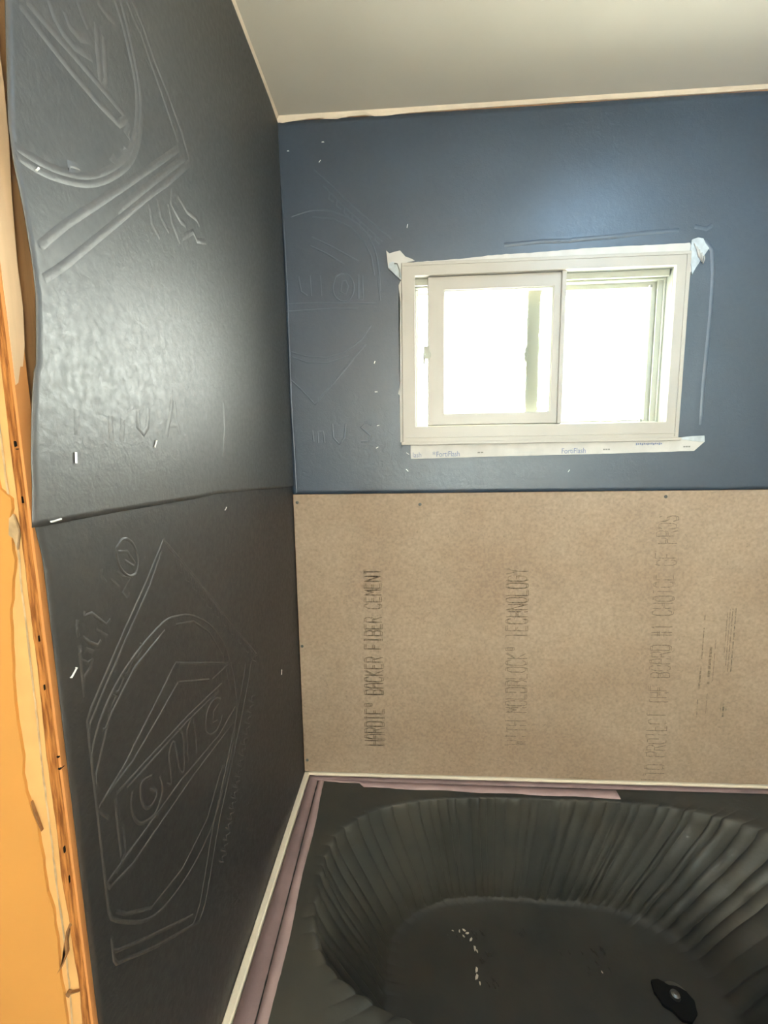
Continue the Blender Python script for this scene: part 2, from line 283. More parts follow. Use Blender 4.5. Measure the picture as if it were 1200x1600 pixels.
# ---- outlines measured in metres
LOGO_LOWER = [[(-0.6837,1.3097),(-0.6111,1.2378),(-0.5085,1.1343),(-0.3569,0.9786)],[(-0.6772,1.3),(-0.6083,1.2296),(-0.514,1.1339),(-0.3787,0.9923)],[(-0.3569,0.9786),(-0.3955,0.9826),(-0.4149,0.9515),(-0.4882,0.869),(-0.5411,0.8144),(-0.5885,0.7654),(-0.6434,0.6852),(-0.6716,0.6709)],[(-0.4267,0.9927),(-0.445,0.9625),(-0.5139,0.8819),(-0.5638,0.8283),(-0.6087,0.78),(-0.6609,0.7012),(-0.6878,0.6867)],[(-0.6837,1.3097),(-0.7263,1.2644),(-0.7809,1.2125),(-0.8181,1.1754),(-0.8508,1.1427),(-0.8717,1.1144)],[(-0.6906,1.2936),(-0.7223,1.2544),(-0.7736,1.2069),(-0.8117,1.1703),(-0.8444,1.1369),(-0.8705,1.099)],[(-0.6716,0.6709),(-0.7792,0.7676),(-0.8713,0.8608)],[(-0.6875,0.7027),(-0.7891,0.7967),(-0.8678,0.8724)],[(-0.8734,0.9587),(-0.8657,1.0276),(-0.8516,1.091),(-0.823,1.1395),(-0.7748,1.1725),(-0.7047,1.1934),(-0.6647,1.189),(-0.6205,1.1717),(-0.5609,1.1285),(-0.5062,1.0543),(-0.4839,0.9627),(-0.493,0.9),(-0.5376,0.8382),(-0.6102,0.7864),(-0.6955,0.7812),(-0.7733,0.8099),(-0.8285,0.87),(-0.8619,0.9288),(-0.8734,0.9587)],[(-0.6713,1.1787),(-0.6217,1.1636),(-0.5733,1.1244),(-0.5275,1.0597),(-0.5061,0.9758)],[(-0.8517,1.0372),(-0.8434,1.0766),(-0.8145,1.1277),(-0.7667,1.1614),(-0.6987,1.1814)],[(-0.8362,0.8938),(-0.8223,0.873),(-0.7779,0.8275),(-0.705,0.805),(-0.625,0.813),(-0.5589,0.8618)],[(-0.6793,1.1225),(-0.5036,1.0323),(-0.574,1.0375)],[(-0.6752,1.0899),(-0.585,1.0436)],[(-0.6793,1.1225),(-0.749,1.0828),(-0.8032,1.052),(-0.847,1.0368),(-0.8325,1.0127)],[(-0.6768,1.0909),(-0.7374,1.0658),(-0.7863,1.0471),(-0.8316,1.0412)],[(-0.54,1.0109),(-0.6609,1.0246),(-0.7566,1.0285),(-0.8173,1.0303)],[(-0.554,1.0041),(-0.6657,1.0172),(-0.755,1.0207),(-0.8004,1.0223)],[(-0.4881,0.9338),(-0.5656,0.9242),(-0.6911,0.9406),(-0.7689,0.9409),(-0.8185,0.9419),(-0.8453,0.9419)],[(-0.501,0.9082),(-0.6564,0.9204),(-0.8038,0.9215),(-0.8416,0.9318),(-0.8479,0.9449)],[(-0.8201,1.026),(-0.8206,0.9912),(-0.8197,0.9493)],[(-0.8127,0.9836),(-0.8119,0.948),(-0.8302,0.9375)],[(-0.7536,1.0008),(-0.7729,1.0077),(-0.7773,0.995),(-0.7747,0.9763),(-0.7656,0.9642),(-0.7518,0.9631),(-0.7475,0.9728),(-0.7597,0.9871)],[(-0.7912,1.0117),(-0.7963,0.9925),(-0.789,0.9659),(-0.7741,0.9516),(-0.7514,0.9453),(-0.7342,0.9621),(-0.7367,0.9868)],[(-0.7246,0.9638),(-0.7127,0.9568),(-0.7132,0.9997),(-0.6987,1.0091),(-0.6891,0.9549),(-0.6784,0.9537),(-0.6752,1.0025),(-0.6867,1.0211)],[(-0.6672,0.9535),(-0.6637,1.0051),(-0.6421,1.021),(-0.6406,0.9462)],[(-0.5488,0.986),(-0.5698,0.9988),(-0.5991,0.9932),(-0.6072,0.9681),(-0.5963,0.9485),(-0.5685,0.9388),(-0.5459,0.9513)],[(-0.5573,0.9812),(-0.5776,0.9793),(-0.5848,0.9623),(-0.5662,0.9547)],[(-0.6579,1.2736),(-0.655,1.2572),(-0.6454,1.2506),(-0.6468,1.2659)],[(-0.6396,1.2552),(-0.6365,1.2381),(-0.6262,1.2309),(-0.6278,1.2469)],[(-0.6201,1.2356),(-0.6168,1.2177),(-0.6058,1.2099),(-0.6075,1.2266)],[(-0.5993,1.2146),(-0.5956,1.1959),(-0.5838,1.1874),(-0.5857,1.2047)],[(-0.5769,1.192),(-0.5729,1.1724),(-0.5602,1.1631),(-0.5623,1.1813)],[(-0.5528,1.1677),(-0.5484,1.1472),(-0.5348,1.137),(-0.5371,1.1561)],[(-0.5268,1.1415),(-0.522,1.1199),(-0.5072,1.1088),(-0.5099,1.1288)],[(-0.4987,1.1132),(-0.4934,1.0904),(-0.4774,1.0782),(-0.4803,1.0992)],[(-0.4682,1.0824),(-0.4623,1.0583),(-0.4449,1.0448),(-0.4482,1.067)],[(-0.4349,1.0489),(-0.4285,1.0233),(-0.4094,1.0084),(-0.4131,1.0319)],[(-0.3986,1.0123),(-0.3914,0.985),(-0.3705,0.9684),(-0.3747,0.9934)],[(-0.8278,1.1193),(-0.8231,1.1176),(-0.8135,1.127),(-0.8181,1.1316)],[(-0.8175,1.136),(-0.8125,1.1344),(-0.8026,1.1443),(-0.8074,1.1487)],[(-0.803,1.1494),(-0.7977,1.1479),(-0.7873,1.1583),(-0.7924,1.1627)],[(-0.7856,1.1623),(-0.78,1.1609),(-0.7689,1.172),(-0.7743,1.1764)],[(-0.7652,1.1718),(-0.7592,1.1705),(-0.7472,1.1821),(-0.7531,1.1866)],[(-0.3851,0.8967),(-0.4072,0.9039),(-0.4019,0.8886),(-0.4251,0.9074)],[(-0.3996,0.8801),(-0.421,0.8876),(-0.4159,0.8723),(-0.4384,0.8913)],[(-0.4136,0.8638),(-0.4345,0.8716),(-0.4295,0.8564),(-0.4514,0.8756)],[(-0.4273,0.848),(-0.4476,0.8561),(-0.4428,0.841),(-0.4641,0.8603)],[(-0.4407,0.8326),(-0.4604,0.8409),(-0.4558,0.8259),(-0.4764,0.8454)],[(-0.4537,0.8175),(-0.4729,0.8261),(-0.4684,0.8111),(-0.4885,0.8308)],[(-0.4665,0.8028),(-0.4851,0.8116),(-0.4807,0.7968),(-0.5003,0.8166)],[(-0.4789,0.7885),(-0.497,0.7975),(-0.4928,0.7827),(-0.5118,0.8027)],[(-0.491,0.7745),(-0.5086,0.7838),(-0.5046,0.769),(-0.5231,0.7891)],[(-0.5028,0.7609),(-0.52,0.7703),(-0.516,0.7556),(-0.5341,0.7758)],[(-0.5144,0.7476),(-0.5311,0.7571),(-0.5273,0.7425),(-0.5448,0.7628)],[(-0.5256,0.7345),(-0.542,0.7443),(-0.5382,0.7298),(-0.5553,0.7501)],[(-0.5367,0.7218),(-0.5526,0.7317),(-0.549,0.7173),(-0.5656,0.7377)],[(-0.5474,0.7093),(-0.563,0.7194),(-0.5595,0.7051),(-0.5757,0.7256)],[(-0.558,0.6972),(-0.5731,0.7074),(-0.5697,0.6931),(-0.5855,0.7137)],[(-0.5683,0.6853),(-0.583,0.6956),(-0.5798,0.6814),(-0.5952,0.702)],[(-0.7798,1.3169),(-0.7651,1.3263),(-0.7487,1.3166),(-0.7407,1.294),(-0.7478,1.2791),(-0.7624,1.2791),(-0.7762,1.2949),(-0.7798,1.3169)],[(-0.776,1.3129),(-0.7605,1.3094),(-0.7485,1.2918),(-0.7514,1.2884),(-0.7665,1.2996)],[(-0.8048,1.3002),(-0.807,1.2919),(-0.8003,1.2824)],[(-0.7928,1.284),(-0.7797,1.2699)],[(-0.7813,1.29),(-0.7663,1.2762)],[(-0.7735,1.2823),(-0.7604,1.2761),(-0.774,1.2624),(-0.7671,1.2537)],[(-0.8456,1.2561),(-0.853,1.2508),(-0.8531,1.244),(-0.8465,1.2376)],[(-0.8345,1.261),(-0.8369,1.2569),(-0.8262,1.2557),(-0.8069,1.2346),(-0.7993,1.2377)],[(-0.8225,1.2351),(-0.8068,1.2207)],[(-0.8416,1.2354),(-0.8332,1.2251),(-0.8221,1.217),(-0.8168,1.2206)],[(-0.8543,1.2292),(-0.8455,1.2194)],[(-0.8392,1.2207),(-0.8294,1.2123)],[(-0.8387,1.2045),(-0.8497,1.2143),(-0.8588,1.2203),(-0.8672,1.2177),(-0.8713,1.2104),(-0.8694,1.2012),(-0.861,1.1922),(-0.8491,1.181)],[(-0.8585,1.2105),(-0.8651,1.2098),(-0.8643,1.2038)],[(-0.8541,1.2067),(-0.8559,1.1992),(-0.8534,1.1935)],[(-0.8387,1.2045),(-0.8331,1.206),(-0.8361,1.1972),(-0.8439,1.1927),(-0.8467,1.1855),(-0.8566,1.1883)],[(-0.8787,1.201),(-0.8714,1.1982)],[(-0.8777,1.1916),(-0.8721,1.1815),(-0.8635,1.174)],[(-0.8761,1.175),(-0.872,1.171)]]
LOGO_UPPER = [[(-0.8294,1.8369),(-0.8071,1.8377),(-0.7828,1.8398),(-0.7405,1.8416),(-0.6928,1.8425)],[(-0.8377,1.826),(-0.8147,1.8234),(-0.7814,1.8206),(-0.7415,1.8202),(-0.7069,1.8231),(-0.6894,1.8414)],[(-0.8006,1.8643),(-0.7948,1.8533),(-0.7854,1.8495),(-0.7716,1.85),(-0.7453,1.8616)],[(-0.7798,1.8727),(-0.7745,1.865),(-0.7626,1.8662),(-0.7458,1.8786)],[(-0.7591,1.9038),(-0.7535,1.8942),(-0.7463,1.888)],[(-0.7318,1.9048),(-0.7336,1.8779),(-0.7331,1.8462)],[(-0.7203,1.9023),(-0.7231,1.8673),(-0.7229,1.8544),(-0.7335,1.8433)],[(-0.7278,1.9336),(-0.7108,1.9343),(-0.6914,1.9427)],[(-0.6937,1.9661),(-0.6813,1.9506),(-0.6707,1.9248),(-0.664,1.9013),(-0.6644,1.8715),(-0.6765,1.8294),(-0.6973,1.7936),(-0.7359,1.7529),(-0.7733,1.7244),(-0.8087,1.7074),(-0.8384,1.6986),(-0.861,1.6942)],[(-0.6822,1.9771),(-0.6711,1.9563),(-0.6614,1.9289),(-0.6551,1.9009),(-0.6568,1.8696),(-0.6707,1.826),(-0.6946,1.7874),(-0.737,1.7447),(-0.7743,1.7176),(-0.8136,1.6991),(-0.8428,1.6904),(-0.8624,1.6882)],[(-0.6688,1.9898),(-0.6556,1.9795),(-0.6458,1.9768)],[(-0.6577,2.0004),(-0.636,1.99),(-0.6138,1.9689),(-0.5826,1.9495),(-0.5515,1.9249),(-0.531,1.8958)],[(-0.6431,1.9778),(-0.6265,1.9606),(-0.6029,1.9403),(-0.5863,1.9232),(-0.5638,1.9013)],[(-0.5313,1.8938),(-0.6001,1.8249),(-0.6555,1.7733),(-0.7204,1.7096),(-0.7734,1.6576),(-0.8129,1.6194),(-0.8448,1.5919)],[(-0.5652,1.8915),(-0.6341,1.8245),(-0.6952,1.7659),(-0.7572,1.7068),(-0.8074,1.6595),(-0.8457,1.6202)],[(-0.5491,1.8896),(-0.6536,1.787),(-0.725,1.7164)],[(-0.6851,1.838),(-0.6947,1.8205),(-0.6873,1.8227)],[(-0.7018,1.8028),(-0.6924,1.8033),(-0.7056,1.7917)],[(-0.7185,1.779),(-0.7262,1.7699),(-0.7174,1.7714)],[(-0.7816,1.728),(-0.7949,1.722),(-0.7974,1.7157),(-0.7804,1.7238)],[(-0.8194,1.7109),(-0.8289,1.7086)],[(-0.8384,1.7083),(-0.8453,1.7059)],[(-0.5913,1.8172),(-0.5979,1.7943),(-0.575,1.7844),(-0.5601,1.7858)],[(-0.5772,1.8192),(-0.5529,1.8101),(-0.5223,1.815),(-0.5124,1.8104)],[(-0.605,1.7903),(-0.5982,1.7679),(-0.5799,1.7502)],[(-0.5749,1.7599),(-0.5364,1.7884),(-0.5252,1.7803),(-0.4927,1.7939)],[(-0.6328,1.7814),(-0.6281,1.7608),(-0.6105,1.7511)],[(-0.6541,1.7629),(-0.6517,1.7402),(-0.6355,1.7303)],[(-0.6585,1.4565),(-0.6472,1.48),(-0.6331,1.521),(-0.6302,1.4816),(-0.6227,1.4604)],[(-0.6516,1.4715),(-0.6262,1.4735)],[(-0.7182,1.4855),(-0.7201,1.4628),(-0.7108,1.4553),(-0.7015,1.4642),(-0.6966,1.4897)],[(-0.6879,1.4618),(-0.6766,1.459)],[(-0.6062,1.4614),(-0.602,1.4379)],[(-0.4614,1.5267),(-0.4628,1.4793),(-0.4787,1.4264)],[(-0.7695,1.4724),(-0.7715,1.4429)],[(-0.7479,1.4707),(-0.7537,1.4452)],[(-0.8198,1.4739),(-0.8226,1.4474)]]
LOGO_BACK = [[(0.1,2.21),(0.1518,2.1639),(0.2212,2.0988),(0.3123,2.0241)],[(0.1253,2.1685),(0.1859,2.1087),(0.2873,2.0169)],[(0.0325,2.0944),(0.0963,2.1079),(0.1588,2.0985),(0.2117,2.0714),(0.2466,2.0352),(0.2672,1.9895),(0.2753,1.9388),(0.2781,1.8878)],[(0.0921,2.0917),(0.1529,2.0823),(0.2024,2.057),(0.2338,2.0225),(0.2545,1.9817),(0.2626,1.9309)],[(0.0883,2.0388),(0.1471,2.0095),(0.2183,1.9697)],[(0.0837,2.0156),(0.1284,1.9936),(0.1783,1.9629)],[(0.0055,1.8632),(0.1057,1.8632),(0.2666,1.8557)],[(0.0046,1.8424),(0.142,1.8463),(0.2154,1.8438)],[(0.0165,1.7307),(0.063,1.7168),(0.1191,1.7116),(0.1755,1.726),(0.2226,1.7599),(0.251,1.7975)],[(0.0196,1.7163),(0.0624,1.7007),(0.1224,1.6972),(0.1845,1.7151)],[(0.0038,1.659),(0.0404,1.6253),(0.0806,1.5804),(0.1355,1.6375),(0.1935,1.7042),(0.2352,1.7454)],[(0.0887,1.5949),(0.155,1.6587),(0.1973,1.7041)],[(0.1519,1.9318),(0.1438,1.9048),(0.1486,1.8806),(0.1665,1.8662),(0.1885,1.8688),(0.2018,1.8889),(0.2024,1.9128),(0.1902,1.9337),(0.1686,1.9396),(0.1519,1.9318)],[(0.1698,1.9175),(0.1653,1.8903),(0.1798,1.8829),(0.1876,1.9031),(0.1808,1.9205),(0.1698,1.9175)],[(0.2175,1.936),(0.2159,1.8696)],[(0.2283,1.9322),(0.2287,1.8691),(0.2104,1.8681)],[(0.0458,1.9359),(0.0515,1.8962),(0.0695,1.8835)],[(0.079,1.938),(0.0806,1.8831)],[(0.1083,1.9369),(0.11,1.882)],[(0.2716,1.9305),(0.2777,1.8622)],[(0.0702,1.5065),(0.0728,1.4728)],[(0.0861,1.4688),(0.0873,1.5025),(0.1026,1.5022),(0.1053,1.4685)],[(0.1301,1.524),(0.1326,1.483),(0.1493,1.4639),(0.1651,1.4824),(0.17,1.5232)],[(0.2456,1.518),(0.2307,1.5257),(0.2152,1.5112),(0.2413,1.4884),(0.2371,1.4699),(0.2143,1.4703)],[(0.1425,2.1514),(0.1402,2.1353),(0.1524,2.1249)],[(0.1634,2.1325),(0.1611,2.1163),(0.1733,2.106)],[(0.1842,2.1136),(0.182,2.0974),(0.1942,2.087)],[(0.2051,2.0947),(0.2029,2.0784),(0.2152,2.068)],[(0.2261,2.0757),(0.2239,2.0593),(0.2362,2.0489)],[(0.247,2.0567),(0.2449,2.0403),(0.2572,2.0298)],[(0.2681,2.0376),(0.266,2.0211),(0.2783,2.0107)]]
PAINT_EDGE = [[(-0.0122,1.3919),(-0.015,1.3799),(-0.012,1.3739),(-0.0181,1.3667),(-0.0157,1.3557),(-0.0187,1.3434),(-0.0173,1.3248),(-0.022,1.3092),(-0.0293,1.2741),(-0.0323,1.2414),(-0.0366,1.1946),(-0.0373,1.1741),(-0.0369,1.1464),(-0.036,1.1218),(-0.039,1.1039),(-0.0386,1.0859),(-0.0359,1.0693),(-0.0305,1.046),(-0.0309,1.0311),(-0.0295,1.0086),(-0.0295,0.9796),(-0.0301,0.9687),(-0.0256,0.9472),(-0.0255,0.9235),(-0.0257,0.8915),(-0.0274,0.8587),(-0.0268,0.8256),(-0.0268,0.8002),(-0.0278,0.7658)]]
CRACK = [[(-0.0222,1.392),(-0.0209,1.374),(-0.0183,1.3557),(-0.0192,1.3248),(-0.0209,1.3028),(-0.0205,1.2709),(-0.0213,1.235),(-0.0216,1.2016),(-0.0221,1.1607),(-0.0232,1.1151),(-0.0235,1.0683),(-0.0234,1.0239),(-0.0242,0.9706),(-0.0234,0.9237),(-0.024,0.8754),(-0.0254,0.8257),(-0.0293,0.7657)]]
BOARD_EDGE = [[(-0.0094,1.5205),(-0.0098,1.4732),(-0.0107,1.4214),(-0.0104,1.3769),(-0.011,1.3434),(-0.0108,1.3154),(-0.0114,1.2806),(-0.0112,1.2417),(-0.0114,1.2085),(-0.0125,1.1678),(-0.0136,1.126),(-0.0134,1.0832),(-0.0126,1.0318),(-0.0145,0.9865),(-0.0126,0.9479),(-0.0116,0.9323),(-0.0121,0.9084),(-0.0113,0.8843),(-0.0096,0.8476),(-0.0118,0.8014),(-0.0134,0.767)]]
TEAR = [[(-0.0116,0.9323),(-0.0173,0.9201),(-0.0214,0.9038),(-0.0213,0.8918),(-0.0282,0.8767),(-0.0347,0.8648),(-0.0286,0.8734),(-0.0189,0.8935),(-0.018,0.908),(-0.0141,0.9226),(-0.0099,0.9284)],[(-0.0381,1.0736),(-0.0319,1.057),(-0.0291,1.0401),(-0.0306,1.0393),(-0.034,1.0569)],[(-0.0273,0.8405),(-0.0247,0.8441),(-0.0213,0.8418),(-0.0098,0.8459),(-0.0114,0.8442),(-0.0215,0.8401),(-0.0242,0.8358),(-0.027,0.8372)],[(-0.0211,1.3248),(-0.0183,1.3173),(-0.0232,1.3091),(-0.0126,1.3217),(-0.0088,1.331),(-0.0125,1.3223)]]
STUDCREAM = [[(-0.8624,1.8061),(-0.8532,1.751),(-0.8549,1.704),(-0.8584,1.66),(-0.861,1.6053),(-0.8607,1.5614),(-0.8635,1.5268),(-0.8681,1.507),(-0.8707,1.5065),(-0.8746,1.4916),(-0.8843,1.5215)]]
HAZE = .026; HAZE_COL = (.46, .74, 1.0, 1)
# ---------------------------------------------------------------- room shell
H = 2.3436; XR = 1.524; YR = -0.8782; YB = -2.62; XL = -0.95
struct(boxes('wall_back', [(-.12, .352, 0, .09, 0, H), (1.098, XR+.1, 0, .09, 0, H), (.352, 1.098, 0, .09, 0, 1.473), (.352, 1.098, 0, .09, 1.943, H)], M['stud']))
struct(boxes('wall_left', [(-.10, -.004, -.862, 0, 0, H)], M['stud']))
struct(boxes('wall_right', [(XR, XR+.1, YB, 0, 0, H)], M['ceiling']))
struct(boxes('wall_far_left', [(XL-.1, XL, YB, YR+.012, 0, H)], M['ceiling']))
struct(boxes('wall_rear', [(XL-.1, .50, YB-.1, YB, 0, H), (1.40, XR+.1, YB-.1, YB, 0, H), (.50, 1.40, YB-.1, YB, 0, 1.17), (.50, 1.40, YB-.1, YB, 2.07, H)], M['ceiling']))
struct(boxes('floor', [(XL-.1, XR+.1, YB-.1, .1, -.05, 0)], M['wood_floor']))
struct(boxes('ceiling', [(XL-.1, XR+.1, YB-.1, .1, H, H+.05)], M['ceiling']))
struct(boxes('added_window_2', [(.50, .54, YB-.06, YB-.02, 1.17, 2.07), (1.36, 1.40, YB-.06, YB-.02, 1.17, 2.07), (.54, 1.36, YB-.06, YB-.02, 1.17, 1.21), (.54, 1.36, YB-.06, YB-.02, 2.03, 2.07)], M['vinyl']))  # unseen window added to hold the rear fill light
pn2 = boxes('pane', [(.54, 1.36, YB-.045, YB-.04, 1.21, 2.03)], M['glass'], bpy.data.objects['added_window_2'])

# cream bead where the ceiling meets the alcove walls, ragged at its lower edge
low_back = [(0, .010), (.02, .013), (.05, .010), (.085, .007), (.12, .0065), (.14, .010), (.17, .012), (.20, .007), (.244, .006), (.27, .011), (.30, .012), (.36, .008), (.47, .007), (.62, .006), (.80, .006), (1.0, .007), (1.25, .006), (XR, .006)]
def bead(name, pts, fn, m):
    bm = bmesh.new(); prev = None
    for a, h in pts:
        ring = [bm.verts.new(fn(a, *q)) for q in ((0, 0), (.010, 0), (.0075, -.4*h), (.003, -h), (0, -h))]
        if prev:
            for k in range(5): bm.faces.new((prev[k], prev[(k+1)%5], ring[(k+1)%5], ring[k]))
        else: bm.faces.new(ring)
        prev = ring
    bm.faces.new(prev[::-1])
    return struct(from_bm(name, bm, m, smooth=False))
bead('trim_1', low_back, lambda a, o, z: (a, -o-.001, H+z), M['ceiling_edge'])
bead('trim_2', [(i*.06, .007+.0015*math.sin(i*1.9)) for i in range(15)], lambda a, o, z: (o+.001, -a, H+z), M['ceiling_edge'])

# return wall beside the alcove: tan painted drywall, torn paper, raw plywood edge
struct(boxes('wall_return', [(XL, -.013, YR+.003, -.862, 0, H)], M['paper']))
wr = bpy.data.objects['wall_return']
def interp(tbl, z):
    t = sorted(tbl, key=lambda p: p[1])
    if z <= t[0][1]: return t[0][0]
    if z >= t[-1][1]: return t[-1][0]
    for a, b in zip(t, t[1:]):
        if a[1] <= z <= b[1]: return a[0] + (b[0]-a[0])*(z-a[1])/max(b[1]-a[1], 1e-6)
zs = [i*H/240 for i in range(241)]
def pe(z):
    x = interp(PAINT_EDGE[0], z) if .75 < z < 1.39 else -.024
    return x - .004 + .0016*noise.noise(Vector((z*60, 1, 2))) 
edge = [(pe(z), z) for z in zs]
bm = bmesh.new()
fr = [(bm.verts.new((x, YR, z)), bm.verts.new((XL, YR, z)), bm.verts.new((x, YR+.003, z))) for x, z in edge]
for a, b in zip(fr, fr[1:]):
    bm.faces.new((a[1], a[0], b[0], b[1])); bm.faces.new((a[0], a[2], b[2], b[0]))
o = from_bm('painted_drywall', bm, M['paint'], wr, recalc=False); o['label'] = 'tan painted face with a torn right edge'
cr = sorted(CRACK[0], key=lambda p: p[1])
cr = [(cr[0][0], 0.0)] + cr + [(-.0205, 1.6), (-.020, H-.01)]
pts = []
for z in zs:
    if z > H-.02: continue
    pts.append((interp(cr, z) + .0006*noise.noise(Vector((z*90, 3, 1))), z))
bm = bmesh.new(); prev = None
for x, z in pts:
    wd = .0010 + .0006*noise.noise(Vector((z*40, 7, 1)))
    q = [bm.verts.new((x-wd, YR+.0024, z)), bm.verts.new((x-wd*.2, YR+.0016, z)), bm.verts.new((x+wd, YR+.0024, z))]
    if prev:
        for k in range(2): bm.faces.new((prev[k], prev[k+1], q[k+1], q[k]))
    prev = q
o = from_bm('crack', bm, M['crack'], wr, recalc=False); o['label'] = 'grey crack line down the bare drywall paper'
TEAR[1] = [(-.0376, 1.0736), (-.0338, 1.057), (-.0300, 1.0401), (-.0306, 1.0393), (-.0356, 1.0569)]
for t in TEAR[:3]:
    o = prism('torn_paper', t, 1, YR-.0007, YR+.002, M['tear'], wr); o['label'] = 'dark curled tear in the drywall paper'
# smudge: scuffed darker flake at the crack top
o = prism('torn_paper', [(-.0235, 1.352), (-.021, 1.368), (-.0165, 1.372), (-.013, 1.356), (-.0155, 1.345), (-.017, 1.338), (-.0195, 1.349)], 1, YR-.0008, YR+.001, M['crack'], wr)
o['label'] = 'grey scuffed flake of drywall paper'

# plywood edge strip, with a paler cut face along its right side
be = sorted(BOARD_EDGE[0], key=lambda p: p[1])
def bx(z): return (interp(be, z) if .765 < z < 1.52 else (-.0105 if z >= 1.52 else -.0125)) + .0006*noise.noise(Vector((z*70, 9, 4)))
bm = bmesh.new(); prev = None
for z in zs:
    j = .0006*noise.noise(Vector((z*120, 2, 8)))
    q = [bm.verts.new(p) for p in ((bx(z)-.003, YR+.002, z), (bx(z), YR-.0006, z), (bx(z)+.0035, YR+.0006+j, z), (-.0020, YR+.0002-j, z), (-.0019, YR+.001, z), (-.0020, YR+.016, z), (bx(z)-.003, YR+.016, z))]
    if prev:
        for k in range(7): bm.faces.new((prev[k], prev[(k+1)%7], q[(k+1)%7], q[k]))
    else: bm.faces.new(q)
    prev = q
bm.faces.new(prev[::-1])
ply = tag(from_bm('plywood_strip', bm, M['ply']), 'raw orange brown plywood edge strip standing between the tan drywall and the black paper', 'plywood')
bm = bmesh.new(); prev = None
for z in zs:
    wv = .0007*noise.noise(Vector((z*25, 5, 5)))
    q = [bm.verts.new(p) for p in ((-.0018+wv, YR-.0006, z), (.0002+.4*wv, YR, z), (.0002+.4*wv, YR+.014, z), (-.0019, YR+.014, z))]
    if prev:
        for k in range(4): bm.faces.new((prev[k], prev[(k+1)%4], q[(k+1)%4], q[k]))
    else: bm.faces.new(q)
    prev = q
bm.faces.new(prev[::-1])
o = from_bm('cut_face', bm, M['ply_edge'], ply); o['label'] = 'paler smooth cut face of the plywood'
for (x, z, rx, rz) in ((-.0058, 1.437, .0011, .003), (-.0045, 1.432, .0012, .0007), (-.0055, 1.385, .0004, .004), (-.0075, 1.02, .0009, .004), (-.0062, .985, .0005, .004),
                       (-.0015, 1.125, .0016, .0013), (-.0012, 1.112, .0018, .0013), (-.0065, 1.25, .0003, .004), (-.0072, 1.2, .0003, .003)):
    bm = bmesh.new(); n = 9
    vs_ = [bm.verts.new((x+rx*math.cos(2*PI*k/n)*random.uniform(.6, 1.2), YR-.0012, z+rz*math.sin(2*PI*k/n)*random.uniform(.6, 1.2))) for k in range(n)]
    vb = [bm.verts.new((v.co.x, YR+.003, v.co.z)) for v in vs_]
    bm.faces.new(vs_)
    for k in range(n): bm.faces.new((vs_[k], vs_[(k+1)%n], vb[(k+1)%n], vb[k]))
    o = from_bm('knot', bm, M['hole'], ply, recalc=True); o['label'] = 'small dark hole in the plywood edge'

# lit part of the stud face, built as a paler layer over it
FE = [(-.851, H), (-.852, 1.815), (-.8583, 1.761), (-.8646, 1.712), (-.8645, 1.682), (-.8593, 1.643), (-.8561, 1.596), (-.8565, 1.574), (-.859, 1.550), (-.8645, 1.5095), (-.8668, 1.507), (-.8704, 1.491), (-.8757, 1.462), (-.8812, 1.421), (-.883, 1.398), (-.888, 1.362), (-.889, 1.30)]
FEL = [(-.880, 1.45), (-.880, 1.36), (-.8765, 1.33), (-.8765, 0)]
sc = STUDCREAM[0]
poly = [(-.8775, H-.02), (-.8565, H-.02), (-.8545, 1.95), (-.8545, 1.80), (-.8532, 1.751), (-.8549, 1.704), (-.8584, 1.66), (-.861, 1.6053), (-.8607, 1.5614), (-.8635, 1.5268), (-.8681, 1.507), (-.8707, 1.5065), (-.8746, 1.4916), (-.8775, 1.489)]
tag(prism('lit_stud_face', poly, 0, -.0028, .0006, M['lit_stud']), 'lit part of the stud face, painted paler, at the top left beside the black paper', 'lit_stud')

# ---------------------------------------------------------------- building paper
def fe(z, T=None):
    t = sorted(T or FE, key=lambda p: p[1])
    for a, b in zip(t, t[1:]):
        if a[1] <= z <= b[1]: return a[0] + (b[0]-a[0])*(z-a[1])/max(b[1]-a[1], 1e-6)
    return t[-1][0]
def lap(y):
    t = [(-.8851, 1.3604), (-.7516, 1.3600), (-.5661, 1.3590), (-.50, 1.3605), (-.371, 1.3561), (-.2504, 1.3502), (-.0342, 1.3422), (0, 1.341)]
    for a, b in zip(t, t[1:]):
        if a[0] <= y <= b[0]: return a[1] + (b[1]-a[1])*(y-a[0])/(b[0]-a[0])
    return 1.36
def xl(y, z, base):
    # gentle waviness of the stapled left sheets
    n1 = noise.noise(Vector((y*2.2, z*2.0, base*500)))*.0022 + noise.noise(Vector((y*7, z*5, 3+base*500)))*.0007
    if base > .004: n1 = .0018 + (n1-.0018)*min(1, max(0, (y+.90)/.12))
    curl = .003*max(0, 1-(y+.87)/.07)**2 * (math.exp(-((z-1.62)/.16)**2)) if base > .004 else 0
    fade = min(1, (-y)/.08)
    return base + (.0022 + n1)*fade + curl
def sheet_left(name, z_lo, z_hi, base, label):
    bm = bmesh.new(); NY, NZ = 110, 150; G = []
    for j in range(NZ+1):
        row = []
        for i in range(NY+1):
            t = j/NZ; s = i/NY
            zt = z_hi
            y = None
            ya = -.872; yy = ya + (0-ya)*s
            zb = lap(yy) if z_lo is None else z_lo
            z = zb + (zt-zb)*t
            y = fe(z, FEL if z_lo is not None else None)*(1-s) + (-.0015)*s
            row.append(bm.verts.new((xl(y, z, base), y, z)))
        G.append(row)
    for j in range(NZ):
        for i in range(NY): bm.faces.new((G[j][i], G[j][i+1], G[j+1][i+1], G[j+1][i]))
    o = from_bm(name, bm, M['felt_upper' if z_lo is None else 'felt_left'], smooth=True)
    md = o.modifiers.new('thick', 'SOLIDIFY'); md.thickness = .0009; md.offset = 0
    return tag(o, label, 'building paper')
